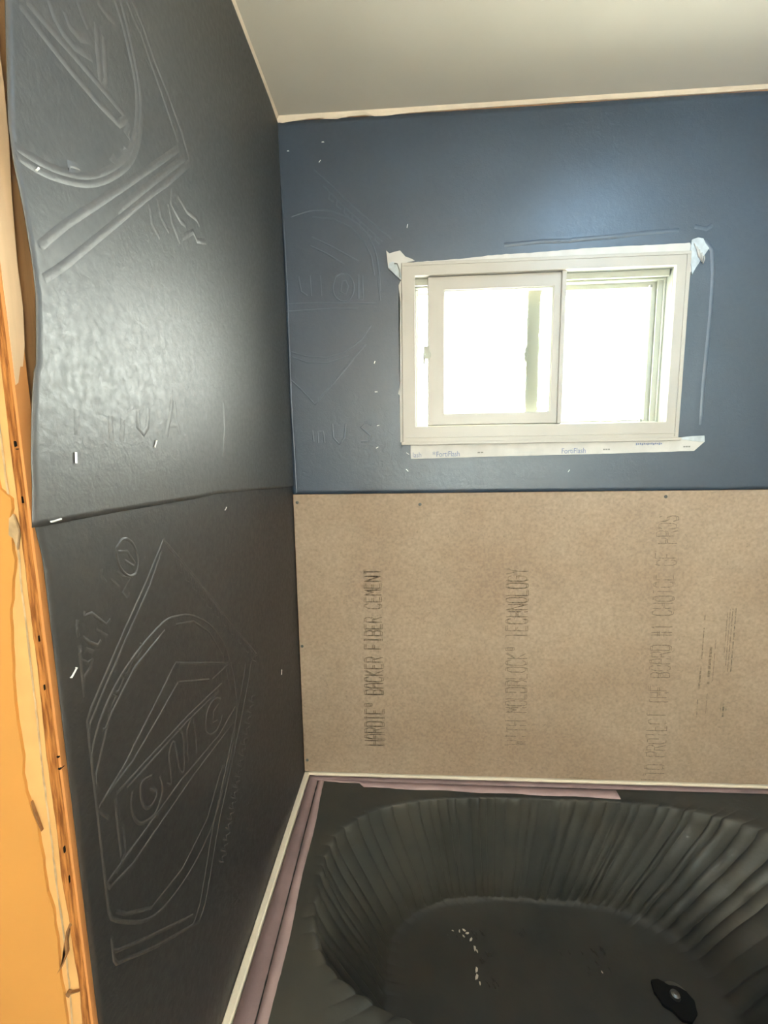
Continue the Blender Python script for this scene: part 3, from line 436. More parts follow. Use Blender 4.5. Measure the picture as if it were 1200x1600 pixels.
up_s = sheet_left('building_paper', None, H-.012, .0055, 'black building paper on the left wall above the lap, with a bright window sheen')
lo_s = sheet_left('building_paper', .395, 1.372, .0022, 'lower black building paper on the left wall, below the lap seam and above the tub')
def fl_up(a, b, h): return (xl(a, b, .0055) + .0006 + h, a, b)
def fl_lo(a, b, h): return (xl(a, b, .0022) + .0006 + h, a, b)
def round_off(p):
    # a long many-pointed line is a curve: run a smooth spline through its points
    if len(p) < 7: return p
    out = []
    for i in range(len(p)-1):
        a, b_, c, d_ = p[max(i-1, 0)], p[i], p[i+1], p[min(i+2, len(p)-1)]
        for k in range(5):
            t = k/5; out.append(tuple(.5*((2*b_[j]) + (-a[j]+c[j])*t + (2*a[j]-5*b_[j]+4*c[j]-d_[j])*t*t + (-a[j]+3*b_[j]-3*c[j]+d_[j])*t**3) for j in (0, 1)))
    return out + [p[-1]]
def dens(polys, step=.012):
    out = []
    for p in polys:
        q = [p[0]]
        for a, b in zip(p, p[1:]):
            L = math.hypot(b[0]-a[0], b[1]-a[1]); n = max(1, int(L/step))
            for k in range(1, n+1): q.append((a[0]+(b[0]-a[0])*k/n, a[1]+(b[1]-a[1])*k/n))
        out.append(q)
    return out
def inside(p): return [(max(fe(b)+.004, a), b) for a, b in p]
o = ridges('pressed_emblem', [inside(p) for p in dens([round_off(p) for p in LOGO_UPPER])], fl_up, .0085, .0008, M['felt_ridge_up'], up_s); o['label'] = 'faint pressed emblem of a ring in a pointed border'
o = ridges('pressed_emblem', [inside(p) for p in dens([round_off(p) for p in LOGO_LOWER])], fl_lo, .0042, .0010, M['felt_ridge'], lo_s); o['label'] = 'pressed emblem of a ring with slanted letters in a pointed border'

# back sheet, with a hole for the window
def yb(x, z): return -.0025 - (.0010*noise.noise(Vector((x*2.1, z*2.4, 5))) + .0016*math.exp(-((x-1.165-.03*(z-1.7))/.012)**2)*(1.40 < z < 1.97) + .0012*math.exp(-((z-2.005)/.010)**2)*(.7 < x < 1.15))*min(1, x/.05)
bm = bmesh.new()
xsb = [i*.012 for i in range(int(XR/.012)+1)] + [XR]; zsb = [1.316 + i*(H-.010-1.316)/84 for i in range(85)]
G = [[bm.verts.new((x if x > 0 else .001, yb(x, z) if x > 0 else -.0018, z)) for x in xsb] for z in zsb]
for j in range(len(zsb)-1):
    for i in range(len(xsb)-1):
        xm, zm = (xsb[i]+xsb[i+1])/2, (zsb[j]+zsb[j+1])/2
        if .362 < xm < 1.09 and 1.485 < zm < 1.935: continue
        bm.faces.new((G[j][i], G[j][i+1], G[j+1][i+1], G[j+1][i]))
for v in [v for v in bm.verts if not v.link_faces]: bm.verts.remove(v)
bk_s = from_bm('building_paper', bm, M['felt_back'], smooth=True)
md = bk_s.modifiers.new('thick', 'SOLIDIFY'); md.thickness = .0009; md.offset = 0
tag(bk_s, 'black building paper, tinted with painted blue glare, on the back wall around the white window', 'building paper')
def fl_bk(a, b, h): return (a, yb(a, b) - .0006 - h, b)
o = ridges('pressed_emblem', dens([round_off(p) for p in LOGO_BACK]), fl_bk, .0050, .0011, M['felt_ridge_back'], bk_s); o['label'] = 'faint pressed emblem left of the window'
wr1 = [[(1.150, 1.985), (1.168, 1.96), (1.176, 1.90), (1.178, 1.80), (1.176, 1.70), (1.174, 1.60), (1.176, 1.50)], [(.80, 2.000), (.90, 2.003), (1.0, 2.010), (1.08, 2.012)], [(.62, 1.995), (.72, 2.0), (.80, 1.998)], [(1.12, 2.02), (1.15, 2.012), (1.165, 2.022)]]
o = ridges('crease', dens(wr1, .02), fl_bk, .012, .0024, M['felt_ridge_back'], bk_s); o['label'] = 'pale crease in the paper beside the window'
ridges('crease', dens([[(.006, 2.33), (.012, 1.9), (.010, 1.6), (.014, 1.32)]], .03), lambda a, b, h: (a, -.0035-h, b), .005, .0012, M['felt_back'], bk_s)['label'] = 'corner crease of the paper'

def staple_left(fn, y, z, ang, L=.011, par=None):
    c, s = math.cos(ang), math.sin(ang)
    pts = [fn(y-c*L/2, z-s*L/2, -.002), fn(y-c*L/2, z-s*L/2, .0012), fn(y+c*L/2, z+s*L/2, .0012), fn(y+c*L/2, z+s*L/2, -.002)]
    bm = bmesh.new(); tube(bm, pts, .0010); o = from_bm('staple', bm, M['staple'], par); o['label'] = 'bright wire staple'; return o
staple_left(fl_up, -.829, 1.424, 1.5, par=up_s); staple_left(fl_up, -.688, 1.443, 1.0, par=up_s); staple_left(fl_up, -.862, 1.3635, .1, par=up_s)
staple_left(fl_up, -.839, 1.69, .9, .005, up_s); staple_left(fl_lo, -.477, 1.329, .6, .008, lo_s); staple_left(fl_lo, -.196, .848, 1.2, .012, lo_s); staple_left(fl_lo, -.858, 1.204, .7, .010, lo_s)
for px, pz, an, L in ((.128, 2.277, 0, .005), (.031, 2.26, 0, .004), (.118, 2.23, .8, .006), (.262, 1.612, 0, .007), (.266, 1.516, .2, .007), (.262, 1.452, .5, .007), (.259, 1.695, 1.2, .006), (.352, 1.433, -.6, .009), (.350, 1.384, -.8, .009), (.356, 2.055, 1.4, .008), (.818, 1.376, 1.0, .007)):
    staple_left(fl_bk, px, pz, an, L, bk_s)

# ---------------------------------------------------------------- window (slider, left sash pushed a little to the right)
WX0, WX1, WZ0, WZ1 = .338, 1.112, 1.461, 1.957
win = empty('window_1', (.725, 0, 1.46)); struct(win)
def wf(*a, **k): return keep(frame(*a, **k), win)
wf('window_frame', WX0, WX1, WZ0, WZ1, .038, .037, .049, .035, -.013, .001, M['vinyl'])
wf('frame_reveal', WX0, WX1, WZ0, WZ1, .038, .037, .049, .035, .0012, .0298, M['reveal'])
wf('frame_jamb', .350, 1.100, 1.475, 1.945, .032, .030, .040, .042, .030, .088, M['vinyl_track'])
keep(boxes('frame_lip', [(WX0-.004, WX1+.006, -.017, -.004, 1.457, 1.466)], M['vinyl'], bevel=.0015), win)
keep(boxes('frame_lip', [(WX0+.010, WX1-.010, -.0150, -.012, 1.477, 1.4795)], M['vinyl'], bevel=.0006), win)
keep(boxes('frame_lip', [(WX0+.004, WX1-.004, -.0145, -.012, 1.9475, 1.9500)], M['vinyl'], bevel=.0006), win)
keep(boxes('frame_lip', [(WX1-.012, WX1-.0095, -.0145, -.012, 1.47, 1.95)], M['vinyl'], bevel=.0006), win)
# tracks at head and sill, stepped
keep(boxes('head_track', [(.376, 1.073, .012, .018, 1.905, 1.924), (.382, 1.070, .040, .044, 1.902, 1.920), (.382, 1.070, .066, .070, 1.898, 1.920)], M['vinyl_track'], bevel=.001), win)
keep(boxes('sill_track', [(.382, 1.070, .040, .044, 1.512, 1.517), (.382, 1.070, .066, .070, 1.512, 1.516)], M['vinyl_track'], bevel=.001), win)
keep(boxes('side_track', [(1.056, 1.074, .036, .040, 1.512, 1.922), (1.052, 1.074, .058, .062, 1.512, 1.922), (.376, .386, .036, .040, 1.512, 1.922)], M['vinyl_track'], bevel=.001), win)
keep(boxes('gasket', [(.377, .411, .028, .0295, 1.905, 1.909), (.377, .411, .028, .0295, 1.897, 1.899)], M['gasket']), win)
# inner sash (left)
s1 = frame('sliding_sash', .412, .790, 1.5135, 1.9215, .046, .030, .031, .036, -.0005, .026, M['vinyl']); keep(s1, win)
o = frame('glazing_bead', .456, .762, 1.5430, 1.8875, .004, .004, .004, .004, .004, .022, M['vinyl_track'], s1, .0008)
o = boxes('meeting_rail', [(.7785, .7915, -.006, .026, 1.512, 1.9225)], M['vinyl'], s1, .002)
o = boxes('pane', [(.457, .761, .012, .015, 1.544, 1.887)], M['glass_obscure'], s1)
bm = bmesh.new(); lathe(bm, [(.004, 0), (.011, .001), (.012, .006), (.006, .009)], (.409, .004, 1.712), 18, 'y')
box(bm, .398, .404, -.012, -.006, 1.685, 1.712); box(bm, .400, .416, -.008, .002, 1.700, 1.735)
o = from_bm('latch', bm, M['vinyl_track'], s1, bevel=.0012)
# outer sash (right)
s2 = frame('fixed_sash', .700, 1.062, 1.516, 1.915, .041, .018, .006, .026, .046, .064, M['vinyl_track']); keep(s2, win)
o = boxes('pane', [(.740, 1.045, .054, .057, 1.521, 1.890)], M['glass'], s2)
bm = bmesh.new(); box(bm, .6945, .702, .040, .052, 1.695, 1.735); lathe(bm, [(.002, 0), (.008, .001), (.008, .005), (.004, .007)], (.699, .046, 1.716), 14, 'y')
o = from_bm('latch', bm, M['vinyl_track'], s2, bevel=.001)
o = boxes('bead_clip', [(1.029, 1.035, .034, .044, 1.515, 1.523), (1.035, 1.041, .034, .044, 1.884, 1.892)], M['gasket'], s2)

# ---------------------------------------------------------------- flashing membrane around the window
def ragged(pts, amp=.0015, step=.012, sd=0):
    out = []
    n = len(pts)
    for i in range(n):
        a, b = pts[i], pts[(i+1)%n]; L = math.hypot(b[0]-a[0], b[1]-a[1]); k = max(1, int(L/step))
        for j in range(k):
            t = j/k; x, z = a[0]+(b[0]-a[0])*t, a[1]+(b[1]-a[1])*t
            q = amp*noise.noise(Vector((x*60, z*60, sd))); out.append((x+q, z+q*.8))
    return out
fs = prism('flashing_tape', ragged([(.361, 1.463), (.361, 1.417), (.60, 1.4205), (.90, 1.4235), (1.160, 1.4275), (1.186, 1.452), (1.184, 1.469), (1.10, 1.463)], .0008), 1, -.0075, -.0055, M['flash'])
tag(fs, 'white printed flashing tape strip stuck to the paper under the window', 'flashing tape')
o = prism('folded_corner', [(1.118, 1.466), (1.150, 1.469), (1.184, 1.470), (1.186, 1.452), (1.150, 1.456), (1.12, 1.461)], 1, -.0098, -.0074, M['flash_foil'], fs, .0006); o['label'] = 'crumpled shiny right corner of the tape'
def text_obj(name, body, size, mtx, m, parent, outline=0, sx=1.0, spacing=1.0):
    cu = bpy.data.curves.new(name, 'FONT'); cu.body = body; cu.size = size; cu.space_character = spacing
    if outline: cu.fill_mode = 'NONE'; cu.bevel_depth = outline
    cu.resolution_u = 3
    t = bpy.data.objects.new(name, cu); C.objects.link(t)
    dg = bpy.context.evaluated_depsgraph_get(); dg.update()
    me = bpy.data.meshes.new_from_object(t.evaluated_get(dg)); bpy.data.objects.remove(t)
    me.transform(mtx @ Matrix.Diagonal((sx, 1, 1, 1)))
    me.materials.clear()
    return link(name, me, m, parent)
def back_mtx(x, y, z, ang=0): return Matrix.Translation((x, y, z)) @ Matrix.Rotation(ang, 4, 'Y') @ Matrix.Rotation(PI/2, 4, 'X')
for x, z, s in ((.366, 1.4215, 'lash'), (.435, 1.4225, 'FortiFlash'), (.793, 1.4260, 'FortiFlash')):
    text_obj('printed_text', s, .0215, back_mtx(x, -.0078, z, -.01), M['ink_blue'], fs, sx=.85, spacing=.96)
text_obj('printed_mark', '*', .024, back_mtx(.424, -.0078, 1.4205, -.01), M['ink_blue'], fs)
for x0, x1, z in ((.555, .573, 1.433), (.91, .93, 1.436), (1.13, 1.15, 1.440), (.60, .70, 1.442), (.66, .72, 1.431), (.99, 1.06, 1.441), (1.0, 1.08, 1.446)):
    n = max(2, int((x1-x0)/.006)); big = (x1-x0) < .03
    boxes('printed_mark', [(x0+(x1-x0)*k/n, x0+(x1-x0)*(k+(.8 if big else .5))/n, -.0079, -.0073, z-(.0022 if big else .0004), z+(.0018 if big else .0004)) for k in range(n)], M['gasket'] if big else M['flash_foil'], fs)
n = 14
sm = boxes('printed_mark', [(1.0+k*.0052, 1.0+k*.0052+.0036, -.0079, -.0073, 1.4495-(.002 if k % 3 else .0035), 1.4495+(.002 if k % 2 else .003)) for k in range(n)], M['ink_blue'], fs); sm['label'] = 'smudged blue print at the right end'
ft = prism('flashing_tape', ragged([(.345, 1.950), (.345, 1.958), (.50, 1.9625), (.60, 1.969), (.70, 1.9705), (.80, 1.9745), (.92, 1.977), (1.02, 1.977), (1.108, 1.978), (1.118, 1.955), (1.118, 1.905), (1.104, 1.90), (1.104, 1.950)], .0016, sd=4), 1, -.0075, -.0045, M['flash'])
tag(ft, 'white membrane strip peeking out above the top edge of the window frame', 'flashing tape')
fsd = prism('flashing_tape', ragged([(.330, 1.900), (.3345, 1.86), (.332, 1.76), (.3325, 1.66), (.3295, 1.62), (.326, 1.605), (.330, 1.60), (.331, 1.466), (.345, 1.466), (.345, 1.93)], .0010, sd=9), 1, -.0075, -.0045, M['flash'])
tag(fsd, 'narrow membrane strip along the left side of the window frame', 'flashing tape')
# upper left torn corner patch, folded
cl = prism('flashing_patch', ragged([(.297, 1.992), (.302, 1.946), (.322, 1.926), (.345, 1.906), (.349, 1.935), (.347, 1.957), (.375, 1.962), (.366, 1.968), (.350, 1.974), (.335, 1.990), (.322, 1.988), (.306, 1.984)], .0012, sd=2), 1, -.0095, -.0050, M['flash'])
tag(cl, 'torn pale corner patch at the upper left corner of the window', 'flashing patch')
o = prism('folded_flap', [(.302, 1.947), (.305, 1.958), (.314, 1.962), (.328, 1.955), (.334, 1.938), (.340, 1.915), (.345, 1.907), (.322, 1.926)], 1, -.0110, -.0094, M['flash_foil'], cl, .0004); o['label'] = 'silvery folded flap'
bm = bmesh.new(); tube(bm, [(.319, -.0115, 1.956), (.327, -.0128, 1.955), (.333, -.0130, 1.938), (.334, -.0122, 1.920)], .0016); o = from_bm('fold_line', bm, M['gasket'], cl); o['label'] = 'dark fold line'
crn = prism('flashing_patch', ragged([(1.112, 1.985), (1.128, 1.990), (1.140, 1.986), (1.148, 1.975), (1.158, 1.962), (1.150, 1.950), (1.140, 1.935), (1.128, 1.915), (1.119, 1.897), (1.113, 1.93), (1.110, 1.96)], .0020, sd=6), 1, -.0090, -.0048, M['flash_foil'])
tag(crn, 'crumpled grey white corner patch at the upper right corner of the window', 'flashing patch')
bm = bmesh.new()
for q in range(5): tube(bm, [(1.118+q*.007, -.0095, 1.975-q*.008), (1.126+q*.005, -.0112, 1.958-q*.006), (1.132+q*.003, -.0095, 1.94-q*.004)], .0015)
o = from_bm('wrinkle', bm, M['flash'], crn, smooth=True)

# ---------------------------------------------------------------- cement board
BT = -.0115
cb = boxes('cement_board', [(.006, XR-.006, BT, -.0046, .4035, 1.3150)], M['board'], bevel=.0008)
tag(cb, 'tan fibre cement backer board with faded lettering on the back wall, under the window', 'cement board')
STROKE = {
 'A': [[(0,0),(0,4),(1,6),(3,6),(4,4),(4,0)],[(0,3),(4,3)]], 'B': [[(0,0),(0,6),(3,6),(4,5),(4,4),(3,3),(0,3)],[(3,3),(4,2),(4,1),(3,0),(0,0)]],
 'C': [[(4,5),(3,6),(1,6),(0,5),(0,1),(1,0),(3,0),(4,1)]], 'D': [[(0,0),(0,6),(3,6),(4,5),(4,1),(3,0),(0,0)]], 'E': [[(4,6),(0,6),(0,0),(4,0)],[(0,3),(3,3)]],
 'F': [[(4,6),(0,6),(0,0)],[(0,3),(3,3)]], 'G': [[(4,5),(3,6),(1,6),(0,5),(0,1),(1,0),(3,0),(4,1),(4,3),(2,3)]], 'H': [[(0,0),(0,6)],[(4,0),(4,6)],[(0,3),(4,3)]],
 'I': [[(1,6),(3,6)],[(2,6),(2,0)],[(1,0),(3,0)]], 'K': [[(0,0),(0,6)],[(4,6),(0,3),(4,0)]], 'L': [[(0,6),(0,0),(4,0)]], 'M': [[(0,0),(0,6),(2,3),(4,6),(4,0)]],
 'N': [[(0,0),(0,6),(4,0),(4,6)]], 'O': [[(1,0),(0,1),(0,5),(1,6),(3,6),(4,5),(4,1),(3,0),(1,0)]], 'P': [[(0,0),(0,6),(3,6),(4,5),(4,4),(3,3),(0,3)]],
 'R': [[(0,0),(0,6),(3,6),(4,5),(4,4),(3,3),(0,3)],[(2,3),(4,0)]], 'S': [[(4,5),(3,6),(1,6),(0,5),(0,4),(1,3),(3,3),(4,2),(4,1),(3,0),(1,0),(0,1)]],
 'T': [[(0,6),(4,6)],[(2,6),(2,0)]], 'U': [[(0,6),(0,1),(1,0),(3,0),(4,1),(4,6)]], 'W': [[(0,6),(1,0),(2,3),(3,0),(4,6)]], 'X': [[(0,0),(4,6)],[(0,6),(4,0)]],
 'Y': [[(0,6),(2,3),(4,6)],[(2,3),(2,0)]], '#': [[(1,0),(1,6)],[(3,0),(3,6)],[(0,2),(4,2)],[(0,4),(4,4)]], '1': [[(1,5),(2,6),(2,0)]],
 '*': [[(1,5),(1,6),(3,6),(3,4),(1,4),(1,5)]]}
def board_text(s, x_top0, x_bot0, z0, x_top1, x_bot1, z1, m, drop=0.0, wd=.0030, ghost=True):
    # text running upwards; letter tops point to -x. corner points of the run given at start and end
    n = len(s); polys = []; rnd = random.Random(len(s))
    for i, ch in enumerate(s):
        if ch not in STROKE: continue
        for st in STROKE[ch]:
            pl = []
            for (u, v) in st:
                t = (i + .12 + u/4*.72)/n; z = z0 + (z1-z0)*t
                xt = x_top0 + (x_top1-x_top0)*t; xb = x_bot0 + (x_bot1-x_bot0)*t
                pl.append((xb + (xt-xb)*v/6, z))
            polys.append(pl)
            if ghost: polys.append([(a+.0052, b+.0008) for a, b in pl])
    polys = dens(polys, .006)
    bm = bmesh.new()
    for pts in polys:
        prev = None; seg = rnd.random() < drop
        for i, p in enumerate(pts):
            a = pts[max(i-1, 0)]; b = pts[min(i+1, len(pts)-1)]; dx, dy = b[0]-a[0], b[1]-a[1]; L = math.hypot(dx, dy) or 1; nx, ny = -dy/L*wd/2, dx/L*wd/2
            if rnd.random() < drop: prev = None; continue
            q = [bm.verts.new((p[0]-nx, BT-.0003, p[1]-ny)), bm.verts.new((p[0]+nx, BT-.0003, p[1]+ny))]
            if prev: bm.faces.new((prev[0], prev[1], q[1], q[0]))
            prev = q
    for f in bm.faces:
        f.normal_update()
        if f.normal.y > 0: f.normal_flip()
    for v in [v for v in bm.verts if not v.link_faces]: bm.verts.remove(v)
    o = from_bm('printed_text', bm, m, cb, recalc=False); o['label'] = 'faded brown printed line ' + {'H': 'nearest the left wall', 'W': 'in the middle of the board', 'T': 'on the right'}[s[0]]
    return o
board_text('HARDIE* BACKER FIBER CEMENT', .206, .266, .500, .216, .262, 1.088, M['board_ink'], .02)
board_text('WITH MOLDBLOCK* TECHNOLOGY', .652, .712, .512, .644, .704, 1.090, M['board_ink'], .12, .0026)
board_text('TO PROTECT THE BOARD #1 CHOICE OF PROS', 1.082, 1.138, .420, 1.070, 1.124, 1.246, M['board_ink'], .20, .0024)
# small certification print and bar marks
bars = []
def col(x, z0, z1, w0, m, name, brk=.0):
    rnd = random.Random(int(x*1000)); lst = []; z = z0
    while z < z1:
        h = rnd.uniform(.006, .03)
        if rnd.random() >= brk: lst.append((x-w0/2-.006*(z-.8), x+w0/2-.006*(z-.8), BT-.0004, BT-.0001, z, min(z1, z+h*.85)))
        z += h
    o = boxes(name, lst, m, cb); o['label'] = 'small faded certification print at the right'; return o
col(1.312, .770, .968, .0028, M['board_ink_dark'], 'printed_mark', .0); col(1.303, .770, .968, .0022, M['board_ink'], 'printed_mark', .05)
col(1.296, .790, .965, .0018, M['board_ink'], 'printed_mark', .1); col(1.289, .830, .955, .0018, M['board_ink'], 'printed_mark', .15)
col(1.226, .715, .950, .0026, M['board_ink'], 'printed_mark', .15); col(1.2235, .713, .770, .0022, M['board_ink_dark'], 'printed_mark', .3); col(1.224, .622, .682, .0028, M['board_ink_dark'], 'printed_mark', .1)
col(1.250, .73, .86, .007, M['board_ink'], 'printed_mark', .4); col(1.262, .74, .87, .0016, M['board_ink'], 'printed_mark', .2); col(1.250, .635, .70, .0016, M['board_ink'], 'printed_mark', .3)
col(1.300, .625, .668, .0050, M['board_ink_dark'], 'printed_mark', .0); col(1.292, .640, .678, .0018, M['board_ink_dark'], 'printed_mark', .2); col(1.308, .628, .66, .002, M['board_ink_dark'], 'printed_mark', .2)
for (x, z) in ((.018, 1.292), (.387, 1.283), (1.089, 1.299), (.0145, .836), (.0155, .444)):
    bm = bmesh.new(); lathe(bm, [(.0045, 0), (.0048, .0012), (.003, .002)], (x, BT, z), 14, 'y')
    box(bm, x-.0022, x+.0022, BT-.0026, BT-.0018, z-.0005, z+.0005)
    o = from_bm('screw', bm, M['screw'], cb); o['label'] = 'dark screw head'
# print on the bottom edge
boxes('printed_mark', [(.855+k*.006, .859+k*.006, BT-.0005, BT-.0001, .4075, .4095) for k in range(9)] + [(1.075+k*.006, 1.0795+k*.006, BT-.0005, BT-.0001, .4075, .4100) for k in range(9)], M['board_ink_dark'], cb)

# ---------------------------------------------------------------- bathtub
tub = empty('bathtub', (.762, -.38, 0))
tag(tub, 'white bathtub under dark film, set below the cement board at the bottom of the alcove', 'bathtub')
TC = (.765, -.355); TA, TB = .652, .285; FC = (.70, -.36); FA, FB = .420, .242; ZR = .383; ZF = .090
def sup(c, a, b, t, n=2.9):
    ct, st = math.cos(t), math.sin(t)
    return (c[0] + a*math.copysign(abs(ct)**(2/n), ct), c[1] + b*math.copysign(abs(st)**(2/n), st))
def rect_pt(c, p, x0, x1, y0, y1):
    dx, dy = p[0]-c[0], p[1]-c[1]; t = 1e9
    if dx > 1e-9: t = min(t, (x1-c[0])/dx)
    if dx < -1e-9: t = min(t, (x0-c[0])/dx)
    if dy > 1e-9: t = min(t, (y1-c[1])/dy)
    if dy < -1e-9: t = min(t, (y0-c[1])/dy)
    return (c[0]+dx*t, c[1]+dy*t)
PL = []   # irregular pleat positions, by distance round the wall
def basin(name, N, off, pleat, rect, m, parent):
    T = [sup(TC, TA-off, TB-off, 2*PI*i/N) for i in range(N)]
    F = [sup(FC, FA-off, FB-off, 2*PI*i/N) for i in range(N)]
    S = [0]
    for i in range(1, N): S.append(S[-1] + math.hypot(T[i][0]-T[i-1][0], T[i][1]-T[i-1][1]))
    rnd = random.Random(3); cuts = [0]
    while cuts[-1] < S[-1]-.02: cuts.append(cuts[-1] + rnd.choice([.024, .029, .033, .037, .046]))
    amp = [rnd.uniform(.55, 1.25) for _ in cuts]
    def pl(i):
        s = S[i]
        for k in range(len(cuts)-1):
            if cuts[k] <= s < cuts[k+1]:
                u = (s-cuts[k])/(cuts[k+1]-cuts[k]); return (math.sin(PI*u)**.55)*amp[k], k
        return 0, 0
    bm = bmesh.new(); rings = []
    for f in (1, .66, .33, .10):
        rings.append([bm.verts.new((lambda p, q: (q[0]+(p[0]-q[0])*f, q[1]+(p[1]-q[1])*f, ZR+off + (pleat*(.0035*noise.noise(Vector((q[0]*9, q[1]*9, f*4)))) if f < 1 else 0)))(rect_pt(TC, T[i], *rect), T[i])) for i in range(N)])
    K = 26
    for j in range(K+1):
        s = j/K; ring = []
        for i in range(N):
            e = s**1.05; x = T[i][0]+(F[i][0]-T[i][0])*e; y = T[i][1]+(F[i][1]-T[i][1])*e
            z = ZR - (ZR-ZF)*(s**.92) + off
            z -= 0
            if s < .06: z = ZR + off - .004*(s/.06)
            if s > .85:
                z = ZF + off + (ZR - (ZR-ZF)*(.85**.92) - ZF)*((1-s)/.15)**1.6
            if pleat:
                v, k = pl(i); dx, dy = TC[0]-x, TC[1]-y; L = math.hypot(dx, dy)
                # fold depth grows under the rim, squared hem at the top, crimped at the floor
                env = min(1, s/.05)*(1 if s < .92 else max(.35, (1-s)/.08))
                wob = .35*noise.noise(Vector((k*3.1, s*3, 1)))
                d_ = pleat*.0100*(v-.55+wob*.8)*env + pleat*min(1, s*4)*(.006*noise.noise(Vector((x*7, y*7, z*6))) + .024*max(0, min(1, (x-.95)/.25))*abs(noise.noise(Vector((x*7, y*7, z*6+3)))))
                x += dx/L*(d_ + .004*pleat); y += dy/L*(d_ + .004*pleat)
                if s >= .92: z += .013*abs(noise.noise(Vector((k*2.7, s*9, 4))))*pleat
                if s < .12: z += .0045*v*pleat*(1-s/.12)
            ring.append(bm.verts.new((x, y, z)))
        rings.append(ring)
    for f in (.93, .85, .72, .58, .44, .3, .16, .05):
        ring = []
        for i in range(N):
            x = FC[0]+(F[i][0]-FC[0])*f; y = FC[1]+(F[i][1]-FC[1])*f
            z = ZF + off + pleat*(.0030*noise.noise(Vector((x*8, y*8, 2))) + .0014*noise.noise(Vector((x*40, y*14, 7)))) - .004*(1-f)
            ring.append(bm.verts.new((x, y, z)))
        rings.append(ring)
    for a, b in zip(rings, rings[1:]):
        for i in range(N): bm.faces.new((a[i], a[(i+1)%N], b[(i+1)%N], b[i]))
    bm.faces.new(rings[-1])
    return from_bm(name, bm, m, parent, smooth=True)
o = keep(basin('basin', 200, 0.0, 0, (.006, XR-.006, -.76, -.004), M['tub'], None), tub)
o = keep(boxes('flange', [(.0045, .0215, -.755, -.004, .380, .4015), (.0045, XR-.005, -.0175, -.0045, .380, .4015), (XR-.0215, XR-.0045, -.755, -.004, .380, .4015)], M['tub'], bevel=.003), tub); o['label'] = 'cream upstand along the walls'
keep(boxes('apron', [(.006, XR-.006, -.764, -.748, 0, .384)], M['tub'], bevel=.004), tub)
bm = bmesh.new(); lathe(bm, [(.030, 0), (.032, .0025), (.024, .003), (.022, -.004)], (1.000, -.345, ZF+.008), 28); lathe(bm, [(.005, 0), (.012, .004), (.010, .010), (.004, .012)], (.995, -.345, ZF+.010), 16)
keep(from_bm('drain', bm, M['drain'], smooth=False), tub)

film = basin('protective_film', 1600, .005, 1.0, (.045, XR-.04, -.745, -.024), M['film'], None)
tag(film, 'dark olive plastic film pleated down the inside of the bathtub', 'plastic film')
hp = [(.955, -.315), (.975, -.310), (.990, -.322), (1.010, -.325), (1.028, -.335), (1.036, -.352), (1.028, -.375), (1.005, -.392), (.985, -.388), (.972, -.372), (.958, -.360), (.950, -.338)]
o = prism('torn_hole', ragged(hp, .003, .006, 3), 2, ZF+.0055, ZF+.0135, M['hole'], film); o['label'] = 'black torn hole over the drain'
# crinkled highlights pressed into the floor film
for (cx, cy, n_, sp_) in ((.50, -.225, 9, .05), (.545, -.275, 5, .02), (.80, -.245, 12, .07), (.83, -.285, 6, .04), (.555, -.33, 5, .02), (.64, -.215, 4, .05)):
    for q in range(n_):
        x = cx+random.uniform(-sp_, sp_); y = cy+random.uniform(-.012, .012); L = random.uniform(.006, .014)
        bm = bmesh.new(); tube(bm, [(x, y, ZF+.0035), (x+L*.3, y-L*.5, ZF+.0062), (x+L*.5, y-L, ZF+.0035)], .0012, 5)
        from_bm('wrinkle', bm, M['film'], film, smooth=True)
fleck = None  # highlights on the film wrinkles, built as small white flecks
for (x, y, s) in ((.487, -.222, .004), (.500, -.219, .005), (.508, -.226, .005), (.497, -.234, .004), (.516, -.241, .0055), (.523, -.262, .006), (.528, -.268, .004), (.520, -.31, .006), (.518, -.325, .0065), (.524, -.338, .004), (.468, -.222, .003), (.842, -.300, .003)):
    if fleck is None:
        bm = bmesh.new(); bmesh.ops.create_icosphere(bm, subdivisions=2, radius=1)
        for v in bm.verts: v.co *= 1+.5*noise.noise(v.co*1.7); v.co.z *= .5
        fleck = from_bm('wrinkle_glint', bm, M['glint_white']); o = fleck
    else: o = fleck.copy(); C.objects.link(o)
    o.location = (x, y, ZF+.0075); o.scale = (s*.55, s, s*.5); o.rotation_euler = (0, 0, x*90)
    tag(o, 'tiny white fleck standing in for a wrinkle highlight on the dark film of the tub floor', 'painted_glint', 'painted glints in the tub')

# mauve masking tape along the rim
def strip(name, pts, m, parent=None):   # pts: list of (inner xyz, outer xyz) pairs
    bm = bmesh.new(); prev = None
    for k, (a, b) in enumerate(pts):
        w_ = .0012*noise.noise(Vector((k*.9, 3, len(pts))))
        mid = [(a[i]+b[i])/2 for i in range(3)]; mid[2] += .0012+.0010*noise.noise(Vector((k*.7, 1, 1)))
        q = [bm.verts.new((a[0]+w_, a[1]+w_, a[2])), bm.verts.new(mid), bm.verts.new((b[0]-w_, b[1]-w_, b[2]))]
        if prev:
            for i in range(2): bm.faces.new((prev[i], prev[i+1], q[i+1], q[i]))
        prev = q
    o = from_bm(name, bm, m, parent, smooth=True); md = o.modifiers.new('thick', 'SOLIDIFY'); md.thickness = .0008
    return o
ys = [-.012-i*.735/50 for i in range(51)]
tl = strip('masking_tape', [((.0240, y, .3960), (.052+.010*min(1, -y/.6), y, .3915)) for y in ys], M['tape'])
tag(tl, 'mauve masking tape along the left rim of the bathtub, beside the black wall', 'masking tape')
o = strip('second_layer', [((.056+.009*min(1, -y/.6), y, .3925), (.075+.014*min(1, -y/.6)+.002*math.sin(y*23), y, .3905)) for y in ys], M['tape2'], tl); o['label'] = 'paler overlapping second strip'
xs2 = [.030+i*.955/60 for i in range(61)]
